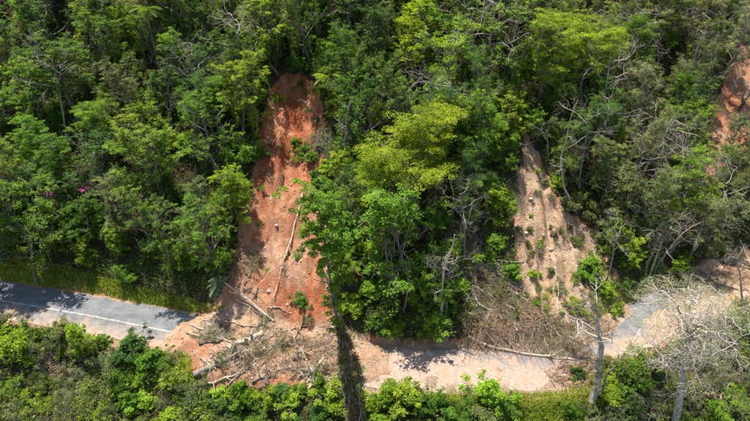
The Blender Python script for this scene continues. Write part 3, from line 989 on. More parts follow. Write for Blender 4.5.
def zone(name, u, v):
    if name in ('rock', 'earth_clod', 'seedling'):
        return 'on the red slide' if u < 440 else 'on the pale slide'
    if name == 'bank_shrub':
        return 'below the left road' if u < 200 else 'below the middle road' if u < 470 else 'on the lower right bank'
    return 'left of the red slide' if u < 290 else 'on the spur between slides' if u < 545 else 'right of the pale slide'


buckets = {}
for e in registry:
    x, y, z = e[2]
    u, v, d = project([x, y, z + e[9]])
    buckets.setdefault((e[0], zone(e[0], u, v)), []).append((float(v), float(u), e))
for (nm, zn), lst in buckets.items():
    lst.sort(key=lambda q: -q[0])
    per = 8
    for r0 in range(0, len(lst), per):
        row = sorted(lst[r0:r0 + per], key=lambda q: q[1])
        for k, (v, u, e) in enumerate(row):
            if nm in ('rock', 'earth_clod'):
                lab = '%s %s, %s row up, %s from left' % ({'rock': 'grey-brown loose rock', 'earth_clod': 'red loose earth clod'}[nm], zn, ORD[r0 // per], ORD[k])
                o = obj(nm, e[1]['mesh']); o.location = e[2]; o.rotation_euler = (*e[8], e[3]); o.scale = (e[4],) * 3
                tag(o, lab, e[6], e[7])
                continue
            kind = {'forest_tree': 'leafy tree', 'sapling': 'sapling', 'bank_shrub': 'shrub', 'edge_shrub': 'edge shrub', 'seedling': 'seedling'}[nm]
            if e[1] in P_OLIVE or e[1] in P_TWIGGY: kind = 'twiggy ' + kind.split()[-1]
            if e[1] in P_FINE: kind = 'domed tree'
            if e[1] in P_LAYER: kind = 'layered tree'
            lab = '%s %s %s, %s row up, %s from left' % (CNAME[e[5]], kind, zn, ORD[r0 // per], ORD[k])
            place(nm, e[1], e[2], e[3], e[4], jitter(e[5]), lab, e[6], e[7], e[8])

# ------------------------------------------------------------------ helpers for things read off the photograph
def gpt(u, v, off=0.0):
    return cast(u, v, height, off)[0]


def at_plane(u, v, y):
    d = ray(u, v); t = (y - CAM[1]) / d[1]
    return CAM + d * t


def spline(pts, n):
    pts = np.asarray(pts, float)
    seg = np.concatenate([[0], np.cumsum(np.linalg.norm(np.diff(pts, axis=0), axis=1))])
    t = np.linspace(0, seg[-1], n)
    out = np.stack([np.interp(t, seg, pts[:, k]) for k in range(3)], 1)
    if n > 4:
        out[1:-1] = (out[:-2] + 2 * out[1:-1] + out[2:]) / 4
    return out


def ground_line(px, rad, n=9, lift=0.7):
    a = np.array(px, float)
    w = cast(a[:, 0], a[:, 1], height)
    p = spline(w, n)
    p[:, 2] = height(p[:, 0], p[:, 1]) + rad * lift
    p[:, 2] = np.maximum(p[:, 2], np.convolve(np.pad(p[:, 2], 2, mode='edge'), np.ones(5) / 5, 'valid'))
    return p


def single(name, mb, mat, label, cat, group=None, smooth=True):
    return tag(obj(name, mb.mesh(name, mat, smooth)), label, cat, group)


lr_ = np.random.default_rng(41)

# ---- fallen logs and poles: pixels along the log, radius at both ends, material, label
LOGS = [
    ([(303, 193), (298, 215), (289, 247), (281, 275), (274, 300)], 0.13, 0.06, M_PALELOG, 'long pale forked trunk lying down the middle of the red slide', [[(290, 244), (292, 262), (298, 280), (303, 296)]]),
    ([(228, 350), (246, 342), (262, 334)], 0.40, 0.30, M_SPLINT, 'thick bleached broken log on the rubble over the road', []),
    ([(196, 376), (215, 366), (235, 357), (252, 351)], 0.36, 0.26, M_BARK, 'thick bark-covered trunk below the bleached broken log', []),
    ([(197, 386), (215, 384), (238, 376), (252, 366)], 0.13, 0.08, M_PALELOG, 'thin curved pale pole at the foot of the rubble', []),
    ([(195, 412), (222, 392), (246, 372), (272, 348), (276, 340)], 0.12, 0.07, M_PALELOG, 'long thin pale pole crossing the foot of the rubble', []),
    ([(236, 300), (252, 308), (274, 321)], 0.10, 0.07, M_PALELOG, 'thin pole lying beside the fallen palm trunk', []),
    ([(187, 333), (208, 337), (232, 344)], 0.12, 0.07, M_PALELOG, 'pale stick at the left edge of the road rubble', [[(205, 337), (196, 346)]]),
    ([(190, 325), (212, 334), (234, 346)], 0.10, 0.06, M_DEAD, 'grey stick fanned across the buried road edge', []),
    ([(203, 320), (216, 331), (230, 343)], 0.09, 0.05, M_DEAD, 'short upper grey stick beside the buried road edge', []),
    ([(314, 375), (308, 362), (297, 345), (288, 325)], 0.10, 0.06, M_DEAD, 'thin grey stem lying on the rubble left of the vine trunk', [[(302, 352), (306, 340)], [(311, 370), (300, 371)]]),
    ([(315, 386), (300, 372), (286, 368), (270, 372)], 0.09, 0.05, M_DEAD, 'low grey branch at the foot of the red rubble', [[(292, 369), (283, 360)]]),
    ([(272, 405), (268, 390), (266, 372)], 0.22, 0.16, M_DARKBARK, 'dark broken stump lying at the bottom of the rubble', []),
    ([(262, 418), (270, 408), (278, 402)], 0.16, 0.10, M_DEAD, 'pale grey root end at the bottom below the dark stump', []),
    ([(318, 114), (316, 124), (316, 134)], 0.10, 0.06, M_DARKBARK, 'short dark stick at the right edge of the upper red slide', []),
    ([(268, 98), (272, 112), (277, 128)], 0.07, 0.04, M_PALELOG, 'thin pale stick at the upper left of the red slide', []),
    ([(310, 96), (304, 108), (300, 118)], 0.08, 0.05, M_PALELOG, 'thin pale stick near the head of the red slide', []),
    ([(284, 176), (278, 190), (272, 196), (262, 193)], 0.06, 0.04, M_DARKBARK, 'dark curved root across the red slide', []),
    ([(258, 288), (256, 300)], 0.07, 0.05, M_DARKBARK, 'short dark stick on the lower left of the red slide', []),
    ([(268, 308), (282, 309), (292, 314)], 0.07, 0.04, M_PALELOG, 'short pale twig below the forked trunk', []),
    ([(225, 322), (245, 327), (262, 326)], 0.09, 0.05, M_BROWNTWIG, 'brown branch on the rubble above the broken log', []),
    ([(468, 337), (500, 350), (532, 356), (560, 359), (575, 361)], 0.17, 0.10, M_PALELOG, 'long pale log along the road under the pale slide', []),
    ([(472, 286), (492, 297), (518, 312), (548, 333)], 0.12, 0.06, M_BROWNTWIG, 'long brown branch sloping over the brush heap', [[(500, 301), (512, 318)], [(518, 312), (534, 312)]]),
    ([(480, 262), (500, 282), (526, 302), (560, 340)], 0.10, 0.06, M_BROWNTWIG, 'long brown pole down the left side of the pale slide', []),
    ([(545, 356), (556, 366), (566, 372)], 0.08, 0.04, M_DARKBARK, 'dark twig on the lower side of the road near its end', []),
    ([(560, 330), (572, 340), (590, 347)], 0.10, 0.06, M_DEAD, 'grey branch at the foot of the pale slide', [[(572, 340), (580, 330)]]),
    ([(640, 330), (632, 345), (622, 362)], 0.11, 0.06, M_DEAD, 'grey pole beside the right road bend', []),
    ([(700, 270), (715, 284), (738, 290)], 0.10, 0.05, M_BROWNTWIG, 'brown branch on the muddy ground by the far bend', []),
    ([(720, 262), (736, 266), (750, 270)], 0.10, 0.06, M_DARKBARK, 'dark branch on the muddy ground by the far bend', []),
    ([(738, 112), (745, 100), (752, 92)], 0.20, 0.12, M_DARKBARK, 'dark fallen trunk lying across the small red scar', []),
    ([(515, 143), (528, 146), (540, 156)], 0.11, 0.06, M_DEAD, 'bleached curved branch at the top of the pale slide', []),
    ([(512, 160), (516, 168), (518, 180)], 0.10, 0.06, M_DEAD, 'bleached hooked branch on the upper left of the pale slide', []),
    ([(44, 350), (52, 344), (60, 338)], 0.13, 0.08, M_SPLINT, 'pale broken pole in the scrub below the left road', []),
    ([(30, 364), (38, 368), (47, 374)], 0.15, 0.10, M_SPLINT, 'pale broken log in the lower left scrub', []),
    ([(34, 398), (36, 408), (38, 418)], 0.12, 0.08, M_SPLINT, 'pale upright-lying stick at the bottom left', []),
    ([(4, 340), (12, 332), (22, 326)], 0.12, 0.06, M_DEAD, 'grey branch at the left edge below the road', []),
    ([(62, 388), (70, 400), (74, 412)], 0.20, 0.14, M_BARK, 'grey-brown trunk lying in the bottom left scrub', []),
    ([(640, 385), (652, 398), (660, 415)], 0.14, 0.08, M_BROWNTWIG, 'brown trunk slanting left of the big dead tree', []),
    ([(735, 368), (728, 385), (722, 402)], 0.13, 0.07, M_DEAD, 'grey pole slanting right of the big dead tree', []),
    ([(535, 352), (546, 346), (560, 350)], 0.07, 0.04, M_BROWNTWIG, 'thin brown twig above the end of the road', []),
]
kr = random.Random(12)
_pl = []
for k in range(20):
    u0 = kr.uniform(448, 512); v0 = 236 + (u0 - 448) * 0.75 + kr.uniform(-14, 30); L = kr.uniform(28, 75); a = kr.gauss(0.72, 0.22)
    u1 = u0 + L * math.cos(a); v1 = min(v0 + L * math.sin(a), 349)
    _pl.append((u0, v0, u1, v1, kr.choice([M_BROWNTWIG, M_GREYTWIG, M_BROWNTWIG, M_BARK, M_DEAD]), kr.uniform(0.05, 0.13)))
_pl.sort(key=lambda q: q[1])
for k, (u0, v0, u1, v1, mt, rr) in enumerate(_pl):
    LOGS.append(([(u0, v0), ((u0 + u1) / 2 + kr.uniform(-4, 4), (v0 + v1) / 2 + kr.uniform(-3, 3)), (u1, v1)], rr, rr * 0.45, mt, 'fallen pole in the tangle left of the pale slide, %s from the top' % ORD[k], [[((u0 + u1) / 2, (v0 + v1) / 2), ((u0 + u1) / 2 + kr.uniform(-14, 14), (v0 + v1) / 2 + kr.uniform(4, 16))]]))
_pl = []
for k in range(26):
    u0 = kr.uniform(205, 318); v0 = kr.uniform(326, 384); a = kr.choice([-0.5, -0.6, 0.5, 1.2, 2.0]) + kr.gauss(0, 0.3); L = kr.uniform(14, 46)
    _pl.append((u0 - L / 2 * math.cos(a), v0 - L / 2 * math.sin(a) * 0.7, u0 + L / 2 * math.cos(a), min(v0 + L / 2 * math.sin(a) * 0.7, 392), kr.choice([M_BROWNTWIG, M_BARK, M_DARKBARK, M_BROWNTWIG, M_PALELOG]), kr.uniform(0.05, 0.16)))
_pl.sort(key=lambda q: min(q[0], q[2]))
for k, (u0, v0, u1, v1, mt, rr) in enumerate(_pl):
    LOGS.append(([(u0, v0), ((u0 + u1) / 2 + kr.uniform(-3, 3), (v0 + v1) / 2 + kr.uniform(-2, 2)), (u1, v1)], rr, rr * 0.5, mt, 'branch in the road rubble of the red slide, %s from the left' % ORD[k], []))
for (px, r0, r1, mt, lab, brs) in LOGS:
    root = empty('fallen_log', (0, 0, 0))
    p = ground_line(px, r0, 14, 0.3 if r0 > 0.2 else 0.9)
    c0 = p.mean(0); root.location = c0
    mb = MB(); q = p - c0; q[1:-1] += lr_.normal(size=(len(q) - 2, 3)) * (0.03 + r0 * 0.06)
    tube(mb, q, np.linspace(r0, r1, len(p)) * (1 + 0.06 * lr_.normal(size=len(p))), 12 if r0 > 0.2 else 7, 0.55, True, 0.05 if r0 > 0.2 else 0.12)
    obj('trunk', mb.mesh('trunk', mt, True), root)
    lst = [ground_line(b, r1, 6, 1.0) - c0 for b in brs]
    for k in range(5):
        i = 2 + lr_.integers(len(q) - 4)
        s_, _ = wiggle(q[i], (lr_.normal(), lr_.normal(), 0.6 + abs(lr_.normal()) * 0.4), 0.5 + 1.2 * lr_.random(), 5, lr_, 0.2)
        lst.append(s_)
    for b in lst:
        mb = MB(); tube(mb, b, np.linspace(r1 * 0.75, r1 * 0.25, len(b)), 5, 0.6); obj('branch', mb.mesh('branch', mt, True), root)
    tag(root, lab, 'log', 'fallen logs and branches')

# ---- palms
def frond(mb, base, az, el, L, r, n=11, lf=0.55, tint=0.5, droop=1.0):
    pts = []; p = np.array(base, float); e = el
    for i in range(n):
        pts.append(p.copy())
        d = np.array([math.cos(az) * math.cos(e), math.sin(az) * math.cos(e), math.sin(e)])
        p = p + d * L / n; e -= droop * 1.5 / n
    pts = np.array(pts)
    tube(mb, pts, np.linspace(0.035, 0.01, n), 3, tint, False)
    side = np.array([-math.sin(az), math.cos(az), 0])
    for i in range(1, n):
        for s in (-1, 1):
            for h in (0, 0.5):
                b = pts[i] + (pts[min(i + 1, n - 1)] - pts[i]) * h
                T = pts[i] - pts[i - 1]; T = T / np.linalg.norm(T)
                w = lf * math.sin(math.pi * (0.12 + 0.8 * i / n)) * (0.9 + 0.2 * r.random())
                tip = b + side * s * w + T * w * 0.45 - np.array([0, 0, 0.25 * w])
                mid = (b + tip) / 2 + T * 0.05 + np.array([0, 0, 0.05])
                mb.add(np.array([b, mid + T * 0.045, tip, mid - T * 0.045]), np.array([[0, 1, 2], [0, 2, 3]]), np.clip(tint + 0.12 * r.normal(), 0, 1))


def palm(loc, H, L, nf, color, label, tilt=(0, 0), el=0.9):
    root = empty('palm', loc, 0, (1, 1, 1), tilt)
    mb = MB(); p = np.array([[0, 0, -0.5], [0.05, 0, H * 0.4], [0, 0.05, H * 0.75], [0, 0, H]]); tube(mb, p, [0.16, 0.13, 0.11, 0.10], 8, 0.5)
    obj('trunk', mb.mesh('trunk', M_BARK, True), root)
    for k in range(nf):
        mb = MB(); frond(mb, (0, 0, H), k * 2.4 + lr_.normal() * 0.2, el - 0.9 * lr_.random() * (k / nf + 0.3), L * (0.85 + 0.3 * lr_.random()), lr_, tint=0.45 + 0.25 * lr_.random())
        obj('frond', mb.mesh('frond', M_FINE), root, color)
    return tag(root, label, 'palm')


x, y, z = root_at(328, 70, 0.9, 4.5)
palm((x, y - 0.5, z), 3.4, 2.3, 15, (0.20, 0.27, 0.02), 'bright yellow-green palm beside the head of the red slide')
x, y, z = root_at(148, 18, 0.95, 8.5)
palm((x, y, z), 9.0, 2.4, 13, (0.11, 0.19, 0.02), 'green palm crown standing out at the upper left')
x, y, z = root_at(436, 180, 0.9, 3.2)
palm((x, y, z), 3.0, 1.5, 9, (0.11, 0.20, 0.03), 'small green palm under the big domed tree')
x, y, z = root_at(475, 55, 0.9, 6)
palm((x, y, z), 6.0, 1.9, 12, (0.07, 0.14, 0.03), 'deep green palm right of the lime tree near the top')
# fallen palm
root = empty('fallen_palm', gpt(243, 300))
c0 = np.array(root.location)
p = ground_line([(274, 322), (256, 309), (240, 299), (226, 290)], 0.16, 9, 1.0); p[:, 2] += np.linspace(0, 0.9, 9)
mb = MB(); tube(mb, p - c0, np.linspace(0.13, 0.08, 9), 8, 0.7, True, 0.08); obj('trunk', mb.mesh('trunk', M_PALELOG, True), root)
for k, (az, el, dr) in enumerate([(2.6, 0.5, 1.3), (3.1, 0.3, 1.0), (2.1, 0.6, 1.2), (3.7, 0.2, 1.1), (1.6, 0.5, 1.4), (4.2, 0.2, 0.9), (2.9, 0.8, 1.5)]):
    mb = MB(); frond(mb, p[-1] - c0, az, el, 2.6, lr_, tint=0.4 + 0.2 * lr_.random(), droop=dr); obj('frond', mb.mesh('frond', M_FINE), root, (0.20, 0.28, 0.16))
tag(root, 'fallen palm with grey-green fronds lying at the left of the red slide', 'palm')

# ---- dead standing trees
def dead_proto(seed, H, R, lev=2, nl=7, el0=0.5, mat=None):
    r = np.random.default_rng(seed); w = MB(); br = MB()
    pts, _ = wiggle((0, 0, -0.6), (0.05 * r.normal(), 0.05 * r.normal(), 1), H, 8, r, 0.07, (0, 0, 0.2))
    tube(w, pts, np.linspace(0.14, 0.05, 8), 7, 0.5)
    for k in range(nl):
        t = 0.55 + 0.45 * (k + r.random()) / nl; q = min(t, 0.99) * 7; i = int(q); p = pts[i] + (pts[i + 1] - pts[i]) * (q - i)
        az = k * 2.4 + r.normal() * 0.4; el = el0 * (0.3 + r.random())
        grow(br, p, (math.cos(az) * math.cos(el), math.sin(az) * math.cos(el), math.sin(el)), R * (0.6 + 0.5 * r.random()), 0.05, lev + 1, r, 3, 0.24, (0, 0, 0.15), 4, None, 0.55, 0.85, 0.6)
    return dict(parts={'trunk': w.mesh('trunk', mat or M_DEAD, True), 'branches': br.mesh('branches', mat or M_DEAD, True)}, H=H, R=R)


P_DEAD = [dead_proto(700, 10, 3.6), dead_proto(701, 9.5, 4.2, 2, 8, 0.35), dead_proto(702, 10, 3.2, 3, 6, 0.6, M_GREYTWIG), dead_proto(703, 9, 3.8, 2, 8, 0.4, M_GREYTWIG)]
DEADS = [(232, 20, 11.5, 0, 'bleached grey dead tree above the left of the red slide head'), (492, 8, 12, 1, 'bleached spreading dead tree at the top middle edge'),
         (625, 18, 11, 1, 'bleached dead tree at the top right of centre'), (612, 62, 11, 0, 'bleached dead tree right of the yellow-green clumped tree'),
         (655, 118, 10, 1, 'grey dead tree with level branches on the right hillside'), (42, 62, 11.5, 0, 'grey bare tree among the upper left trees'),  
         (700, 22, 11, 2, 'grey twiggy dead tree left above the small red scar'), 
         (730, 185, 10, 3, 'grey dead tree near the right edge'), (680, 150, 10, 3, 'grey dead tree below the small red scar'),
         (595, 120, 10, 2, 'fine grey dead tree above right of the pale slide'), (450, 88, 11, 3, 'grey bare crown showing above the domed tree'),
         (665, 232, 9, 3, 'grey fan-branched dead tree above the right road bend'), 
         (640, 165, 9.5, 3, 'grey dead tree halfway up the right hillside'), 
         (620, 228, 8.5, 2, 'fine grey dead tree just right of the pale slide'), (470, 200, 9, 2, 'fine grey dead tree on the right of the spur'),
         (450, 265, 8, 2, 'fine grey dead tree above the middle road'), (185, 60, 10, 2, 'fine grey dead tree in the upper left wood')]
for (u, v, H, k, lab) in DEADS:
    x, y, z = root_at(u, v, 0.88, H); pr = P_DEAD[k]; s = H / pr['H']
    place('dead_tree', pr, (x, y, z), rnd.uniform(0, 6.28), (s * 0.95, s * 0.95, s), C_MID, lab, 'dead tree', 'bare dead trees', (rnd.gauss(0, .06), rnd.gauss(0, .06)))


def stem(name, px, r0, r1, mat, label, cat, dy=0.0, nb=6, bl=1.0, seed=0, lev=1, sides=7, group=None):
    """a bare standing or leaning stem: first pixel on the ground, the rest in the upright plane through it"""
    r = np.random.default_rng(seed)
    b = gpt(*px[0]); pts = [b - np.array([0, 0, 0.4])]
    for k, (u, v) in enumerate(px[1:]):
        pts.append(at_plane(u, v, b[1] + dy * (k + 1) / max(1, len(px) - 1)))
    p = spline(pts, 12) - b
    p[1:] += r.normal(size=(11, 3)) * 0.06
    root = empty(name, b)
    w = MB(); tube(w, p, np.linspace(r0, r1 * 0.7, 12), sides, 0.55, True, 0.12); obj('trunk', w.mesh('trunk', mat, True), root)
    if nb:
        for k in range(nb):
            br = MB()
            i = 4 + r.integers(7); a = r.normal(size=3); a[2] = abs(a[2]) * 0.7
            grow(br, p[i], a, bl * (0.6 + 0.8 * r.random()), r1 * 0.6, lev + 1, r, 3, 0.2, (0, 0, 0.1), 4, None, 0.5, 0.8, 0.6)
            obj('branch', br.mesh('branch', mat, True), root)
    return tag(root, label, cat, group)


STEMS = [([(346, 185), (345, 150), (347, 112), (352, 100)], 0.16, 0.08, M_GREYTWIG, 'tall grey bare stem on the spur right of the upper red slide'),
         ([(578, 212), (564, 188), (561, 160), (568, 128), (578, 100)], 0.15, 0.06, M_DEAD, 'tall crooked pale stem above the pale slide'),
         ([(549, 158), (547, 140), (540, 128), (530, 124)], 0.10, 0.05, M_DEAD, 'pale arching stem at the top right of the pale slide'),
         ([(575, 172), (582, 158), (592, 150)], 0.12, 0.06, M_BARK, 'short leaning stem right of the crooked pale stem'),
         ([(435, 325), (443, 305), (442, 280), (450, 255), (455, 235)], 0.18, 0.08, M_DEAD, 'leaning grey trunk above the middle road'),
         ([(484, 338), (484, 318), (480, 298), (476, 290)], 0.10, 0.05, M_DEAD, 'slim white dead stem standing at the road edge'),
         ([(448, 218), (456, 200), (464, 187), (474, 183)], 0.12, 0.06, M_BROWNTWIG, 'brown bent branch on the right of the spur'),
         ([(165, 205), (160, 185), (153, 160), (146, 140)], 0.15, 0.07, M_GREYTWIG, 'pale leaning trunk in the shade of the left wood'),
         ([(390, 300), (387, 270), (386, 240)], 0.16, 0.12, M_BARK, 'straight grey trunk below the bright spur tree'),
         ([(404, 312), (408, 285), (406, 262)], 0.12, 0.07, M_BARK, 'thin trunk right of the straight grey trunk'),
         ([(744, 300), (740, 280), (737, 262), (741, 248)], 0.13, 0.06, M_DEAD, 'white dead stem beside the far road bend'),
         ([(645, 272), (652, 250), (664, 228), (690, 212)], 0.18, 0.07, M_BARK, 'leaning brown tree above the right road bend'),
         ([(655, 268), (668, 248), (684, 232), (705, 220)], 0.14, 0.05, M_BROWNTWIG, 'slim leaning stem next to the leaning brown tree'),
         ([(660, 135), (640, 128), (615, 118), (600, 125)], 0.14, 0.06, M_GREYTWIG, 'grey trunk leaning level on the right hillside'),
         ([(690, 178), (682, 155), (690, 138)], 0.13, 0.07, M_GREYTWIG, 'grey slanting stem below the small red scar')]
for k, (px, r0, r1, mt, lab) in enumerate(STEMS):
    stem('bare_stem', px, r0, r1, mt, lab, 'dead tree', 0.3, 7, 1.3, 50 + k, 1, 7, 'bare stems')

# big pale dead tree in the right foreground
r = np.random.default_rng(5)
B = gpt(674, 432); root = empty('dead_tree', B)
f1 = at_plane(690, 326, B[1] + 0.5) - B
w = MB(); p = spline([(0, 0, -0.8), f1 * 0.3 + (0.1, 0, 0), f1 * 0.65 + (-0.05, 0.1, 0), f1], 10); tube(w, p, np.linspace(0.34, 0.19, 10) * (1 + 0.07 * r.normal(size=10)), 9, 0.55, True, 0.08)
obj('trunk', w.mesh('trunk', M_BLEACH, True), root)
for k in range(18):
    az = k * 0.349 + r.normal() * 0.2; el = 0.40 + 0.55 * r.random()
    br = MB()
    grow(br, p[9 - (k % 4)], (math.cos(az) * math.cos(el), math.sin(az) * math.cos(el), math.sin(el)), 3.3 + 1.3 * r.random(), 0.12, 4, r, 3, 0.24, (0, 0, -0.25), 5, None, 0.66, 0.95, 0.6, 0.3)
    obj('limb', br.mesh('limb', M_BLEACH, True), root)
lf = MB()
for k in range(520):
    a = r.random() * 6.28; q = 5.2 * r.random() ** 0.5
    clump(lf, f1 + np.array([math.cos(a) * q, math.sin(a) * q, 0.6 + 2.2 * (1 - (q / 5.2) ** 2) + 0.5 * r.normal()]), 0.38, 13, 0.11, r, 0.4, np.clip(0.5 + 0.2 * r.normal(), 0, 1))
obj('leaf_tufts', lf.mesh('leaf_tufts', M_FINE), root, (0.24, 0.26, 0.135))
tag(root, 'big pale dead tree spreading its bare crown at the lower right', 'dead tree')

# broken pale tree at the road's end
r = np.random.default_rng(6)
B = gpt(592, 402); root = empty('dead_tree', B)
f1 = at_plane(600, 338, B[1] + 0.2) - B; f2 = at_plane(593, 312, B[1] + 0.2) - B
w = MB(); p = spline([(0, 0, -0.6), f1 * 0.2 + (0.2, 0, 0), f1 * 0.42 + (0.42, 0.1, 0), f1 * 0.62 + (0.12, 0, 0), f1 * 0.8 + (0.34, 0, 0), f1, f2], 20)
p[2:-1] += r.normal(size=(17, 3)) * 0.06
tube(w, p, np.interp(np.linspace(0, 1, 20), [0, .08, .2, .6, .85, 1], [.55, .38, .29, .23, .16, .05]) * (1 + 0.07 * r.normal(size=20)), 10, 0.55, True, 0.10)
obj('trunk', w.mesh('trunk', M_BLEACH, True), root)
w = MB(); q = spline([(0.5, 0.3, -0.5), (0.9, 0.3, 1.6), (0.7, 0.3, 3.4), (1.3, 0.3, 4.6)], 12); q[2:] += r.normal(size=(10, 3)) * 0.06
tube(w, q, np.linspace(0.2, 0.04, 12), 7, 0.45, True, 0.12); obj('second_stem', w.mesh('second_stem', M_GREYTWIG, True), root)
vl = MB()
for k in range(90):
    i = r.integers(12); clump(vl, p[i] + r.normal(size=3) * np.array([0.35, 0.35, 0.2]) * (1.3 - i / 14), 0.24, 16, 0.12, r, 0.8, np.clip(0.4 + 0.3 * r.normal(), 0, 1) if r.random() < 0.6 else 1.05, tv=0.0)
obj('climber', vl.mesh('climber', M_FINE), root, C_OLIVE)
p = p[[0, 2, 3, 5, 7, 9, 10, 12, 14, 15, 17, 19]]
for (u, v, L, i) in ((556, 306, 3.2, 9), (614, 296, 3.0, 10), (585, 288, 2.4, 11), (628, 330, 2.6, 8), (575, 330, 2.2, 8)):
    t = at_plane(u, v, B[1] + r.normal() * 0.8) - B
    br = MB(); grow(br, p[i], t - p[i], np.linalg.norm(t - p[i]), 0.085, 3, r, 3, 0.22, (0, 0, 0), 5, None, 0.45, 0.8, 0.6); obj('limb', br.mesh('limb', M_BLEACH, True), root)
tag(root, 'thick bleached broken tree standing where the road ends', 'dead tree')

# ---- tall tree in the foreground, its foot wrapped in hanging vines
r = np.random.default_rng(8)
B = gpt(358, 440); root = empty('vine_clad_tree', B)
w_ = [at_plane(u, v, B[1] + 0.3) - B for (u, v) in ((353, 400), (346, 350), (337, 318), (332, 297), (328, 262), (323, 235), (319, 210))]
p = spline([np.array([0, 0, -0.6])] + w_, 16)
w = MB(); tube(w, p, np.linspace(0.26, 0.05, 16) * (1 + 0.08 * r.normal(size=16)), 8, 0.5, True, 0.1)
for i in (10, 11, 12, 12, 13, 13, 14, 15, 15, 14):
    a = r.normal(size=3); a[2] = abs(a[2]) + 0.3
    q, _ = wiggle(p[i], a, 1.4, 5, r, 0.15, (0, 0, 0.3)); tube(w, q, np.linspace(0.06, 0.02, 5), 4, 0.5, False)
obj('trunk', w.mesh('trunk', M_BARK, True), root)
lf = MB()
for k in range(175):
    i = 13 + r.integers(3) if k < 140 else 9 + r.integers(5)
    sp_ = 1.0 if k < 140 else 0.45
    c = p[i] + r.normal(size=3) * np.array([0.95, 0.85, 0.7]) * sp_ + np.array([0, 0, 0.5 * sp_])
    clump(lf, c, 0.40, 58, 0.19, r, 0.55, np.clip(0.45 + 0.22 * r.normal(), 0, 1))
obj('crown', lf.mesh('crown', M_LEAF), root, C_BRIGHT)
vb = MB(); vl = MB()
top = p[8]
for k in range(900):
    f = r.random(); i = f * 8.6; j = int(i); c = p[j] + (p[j + 1] - p[j]) * (i - j); az = r.random() * 6.283
    lump = 0.62 + 1.5 * float(vnoise(np.array([az * 0.8 + 3]), np.array([f * 6.0]), 5)[0]) + 0.5 * float(vnoise(np.array([az * 2.5]), np.array([f * 16.0]), 6)[0])
    rad = max(0.12, lump) * (1.0 if f < 0.7 else max(0.25, 1.0 - (f - 0.7) * 2.6)) * (0.7 + 0.3 * r.random())
    st = c + np.array([math.cos(az) * rad, math.sin(az) * rad, 0.3 + 0.3 * r.normal()])
    if k % 4 == 0:
        q, _ = wiggle(st, (0.35 * r.normal(), 0.35 * r.normal(), -1), 0.5 + 2.4 * r.random() ** 1.5, 7, r, 0.22, (0, 0, -0.4)); tube(vb, q, 0.012 + 0.03 * r.random() ** 2, 3, 0.3 + 0.7 * r.random(), False)
    gr = vnoise(np.array([az * 1.2]), np.array([f * 9.0]), 8)[0] + 0.25 * r.normal()
    clump(vl, st, 0.30, 14, 0.19, r, 0.8, np.clip(0.45 + 0.3 * r.normal(), 0, 1.0) if gr < 0.1 else 1.05, up=0.6, tv=0.0)
obj('hanging_vines', vb.mesh('hanging_vines', M_VINE, True), root)
obj('vine_leaves', vl.mesh('vine_leaves', M_FINE), root, (0.15, 0.18, 0.065))
tag(root, 'tall slender tree in the foreground with its foot wrapped in hanging vines', 'tree')

# ---- round bright bush on the pale slide's right side, bushes near it
for (u, v, sc, c, lab) in ((590, 266, 1.05, C_BRIGHT, 'round bright green bush on the right edge of the pale slide'), (616, 306, 0.8, C_LIME, 'lime bush below the round bright bush'),
                           (606, 287, 0.8, C_LIME, 'small lime bush just below the round bright bush'), (575, 240, 0.5, C_OLIVE, 'small olive bush above the round bright bush'),
                           (275, 152, 0.0, C_MID, '')):
    if not lab: continue
    pr = P_SHRUB[rnd.randrange(6)]; x, y, z = root_at(u, v, 0.5, pr['H'] * sc)
    place('bush', pr, (x, y, z - 0.1), rnd.uniform(0, 6), sc, c, lab, 'shrub', 'bushes beside the slides')
for k, (u, v, sc) in enumerate(((302, 148, 0.9), (312, 155, 0.7), (295, 140, 0.55), (318, 175, 0.8), (330, 188, 0.9), (300, 300, 0.5))):
    pr = P_SHRUB[k % 6]; x, y, z = root_at(u, v, 0.5, pr['H'] * sc)
    place('bush', pr, (x, y, z - 0.1), rnd.uniform(0, 6), sc, C_MID, 'green bush growing on the red slide, %s from the top' % ORD[[1, 2, 0, 3, 4, 5][k]], 'shrub', 'bushes on the red slide')
# purple flowers
for (u, v, lab) in ((52, 193, 'magenta flowering tuft on the left wood above the road'), (76, 174, 'smaller magenta flowering tuft uphill of the first'), (86, 190, 'tiny magenta flowering tuft at the left wood')):
    c0 = gpt(u, v, 5.0); mb = MB(); q = np.random.default_rng(int(u))
    for k in range(5): clump(mb, q.normal(size=3) * np.array([0.45, 0.3, 0.15]), 0.3, 24, 0.13, q, 0.5, 0.5)
    tube(mb, [(0, 0, 0), (0.1, 0, -2.5), (0, 0.1, -5.2)], [0.03, 0.05, 0.07], 5, 0.1)
    o = obj('flower_tuft', mb.mesh('flower_tuft', M_FLOWER)); o.location = c0; tag(o, lab, 'flowers', 'magenta flowers')

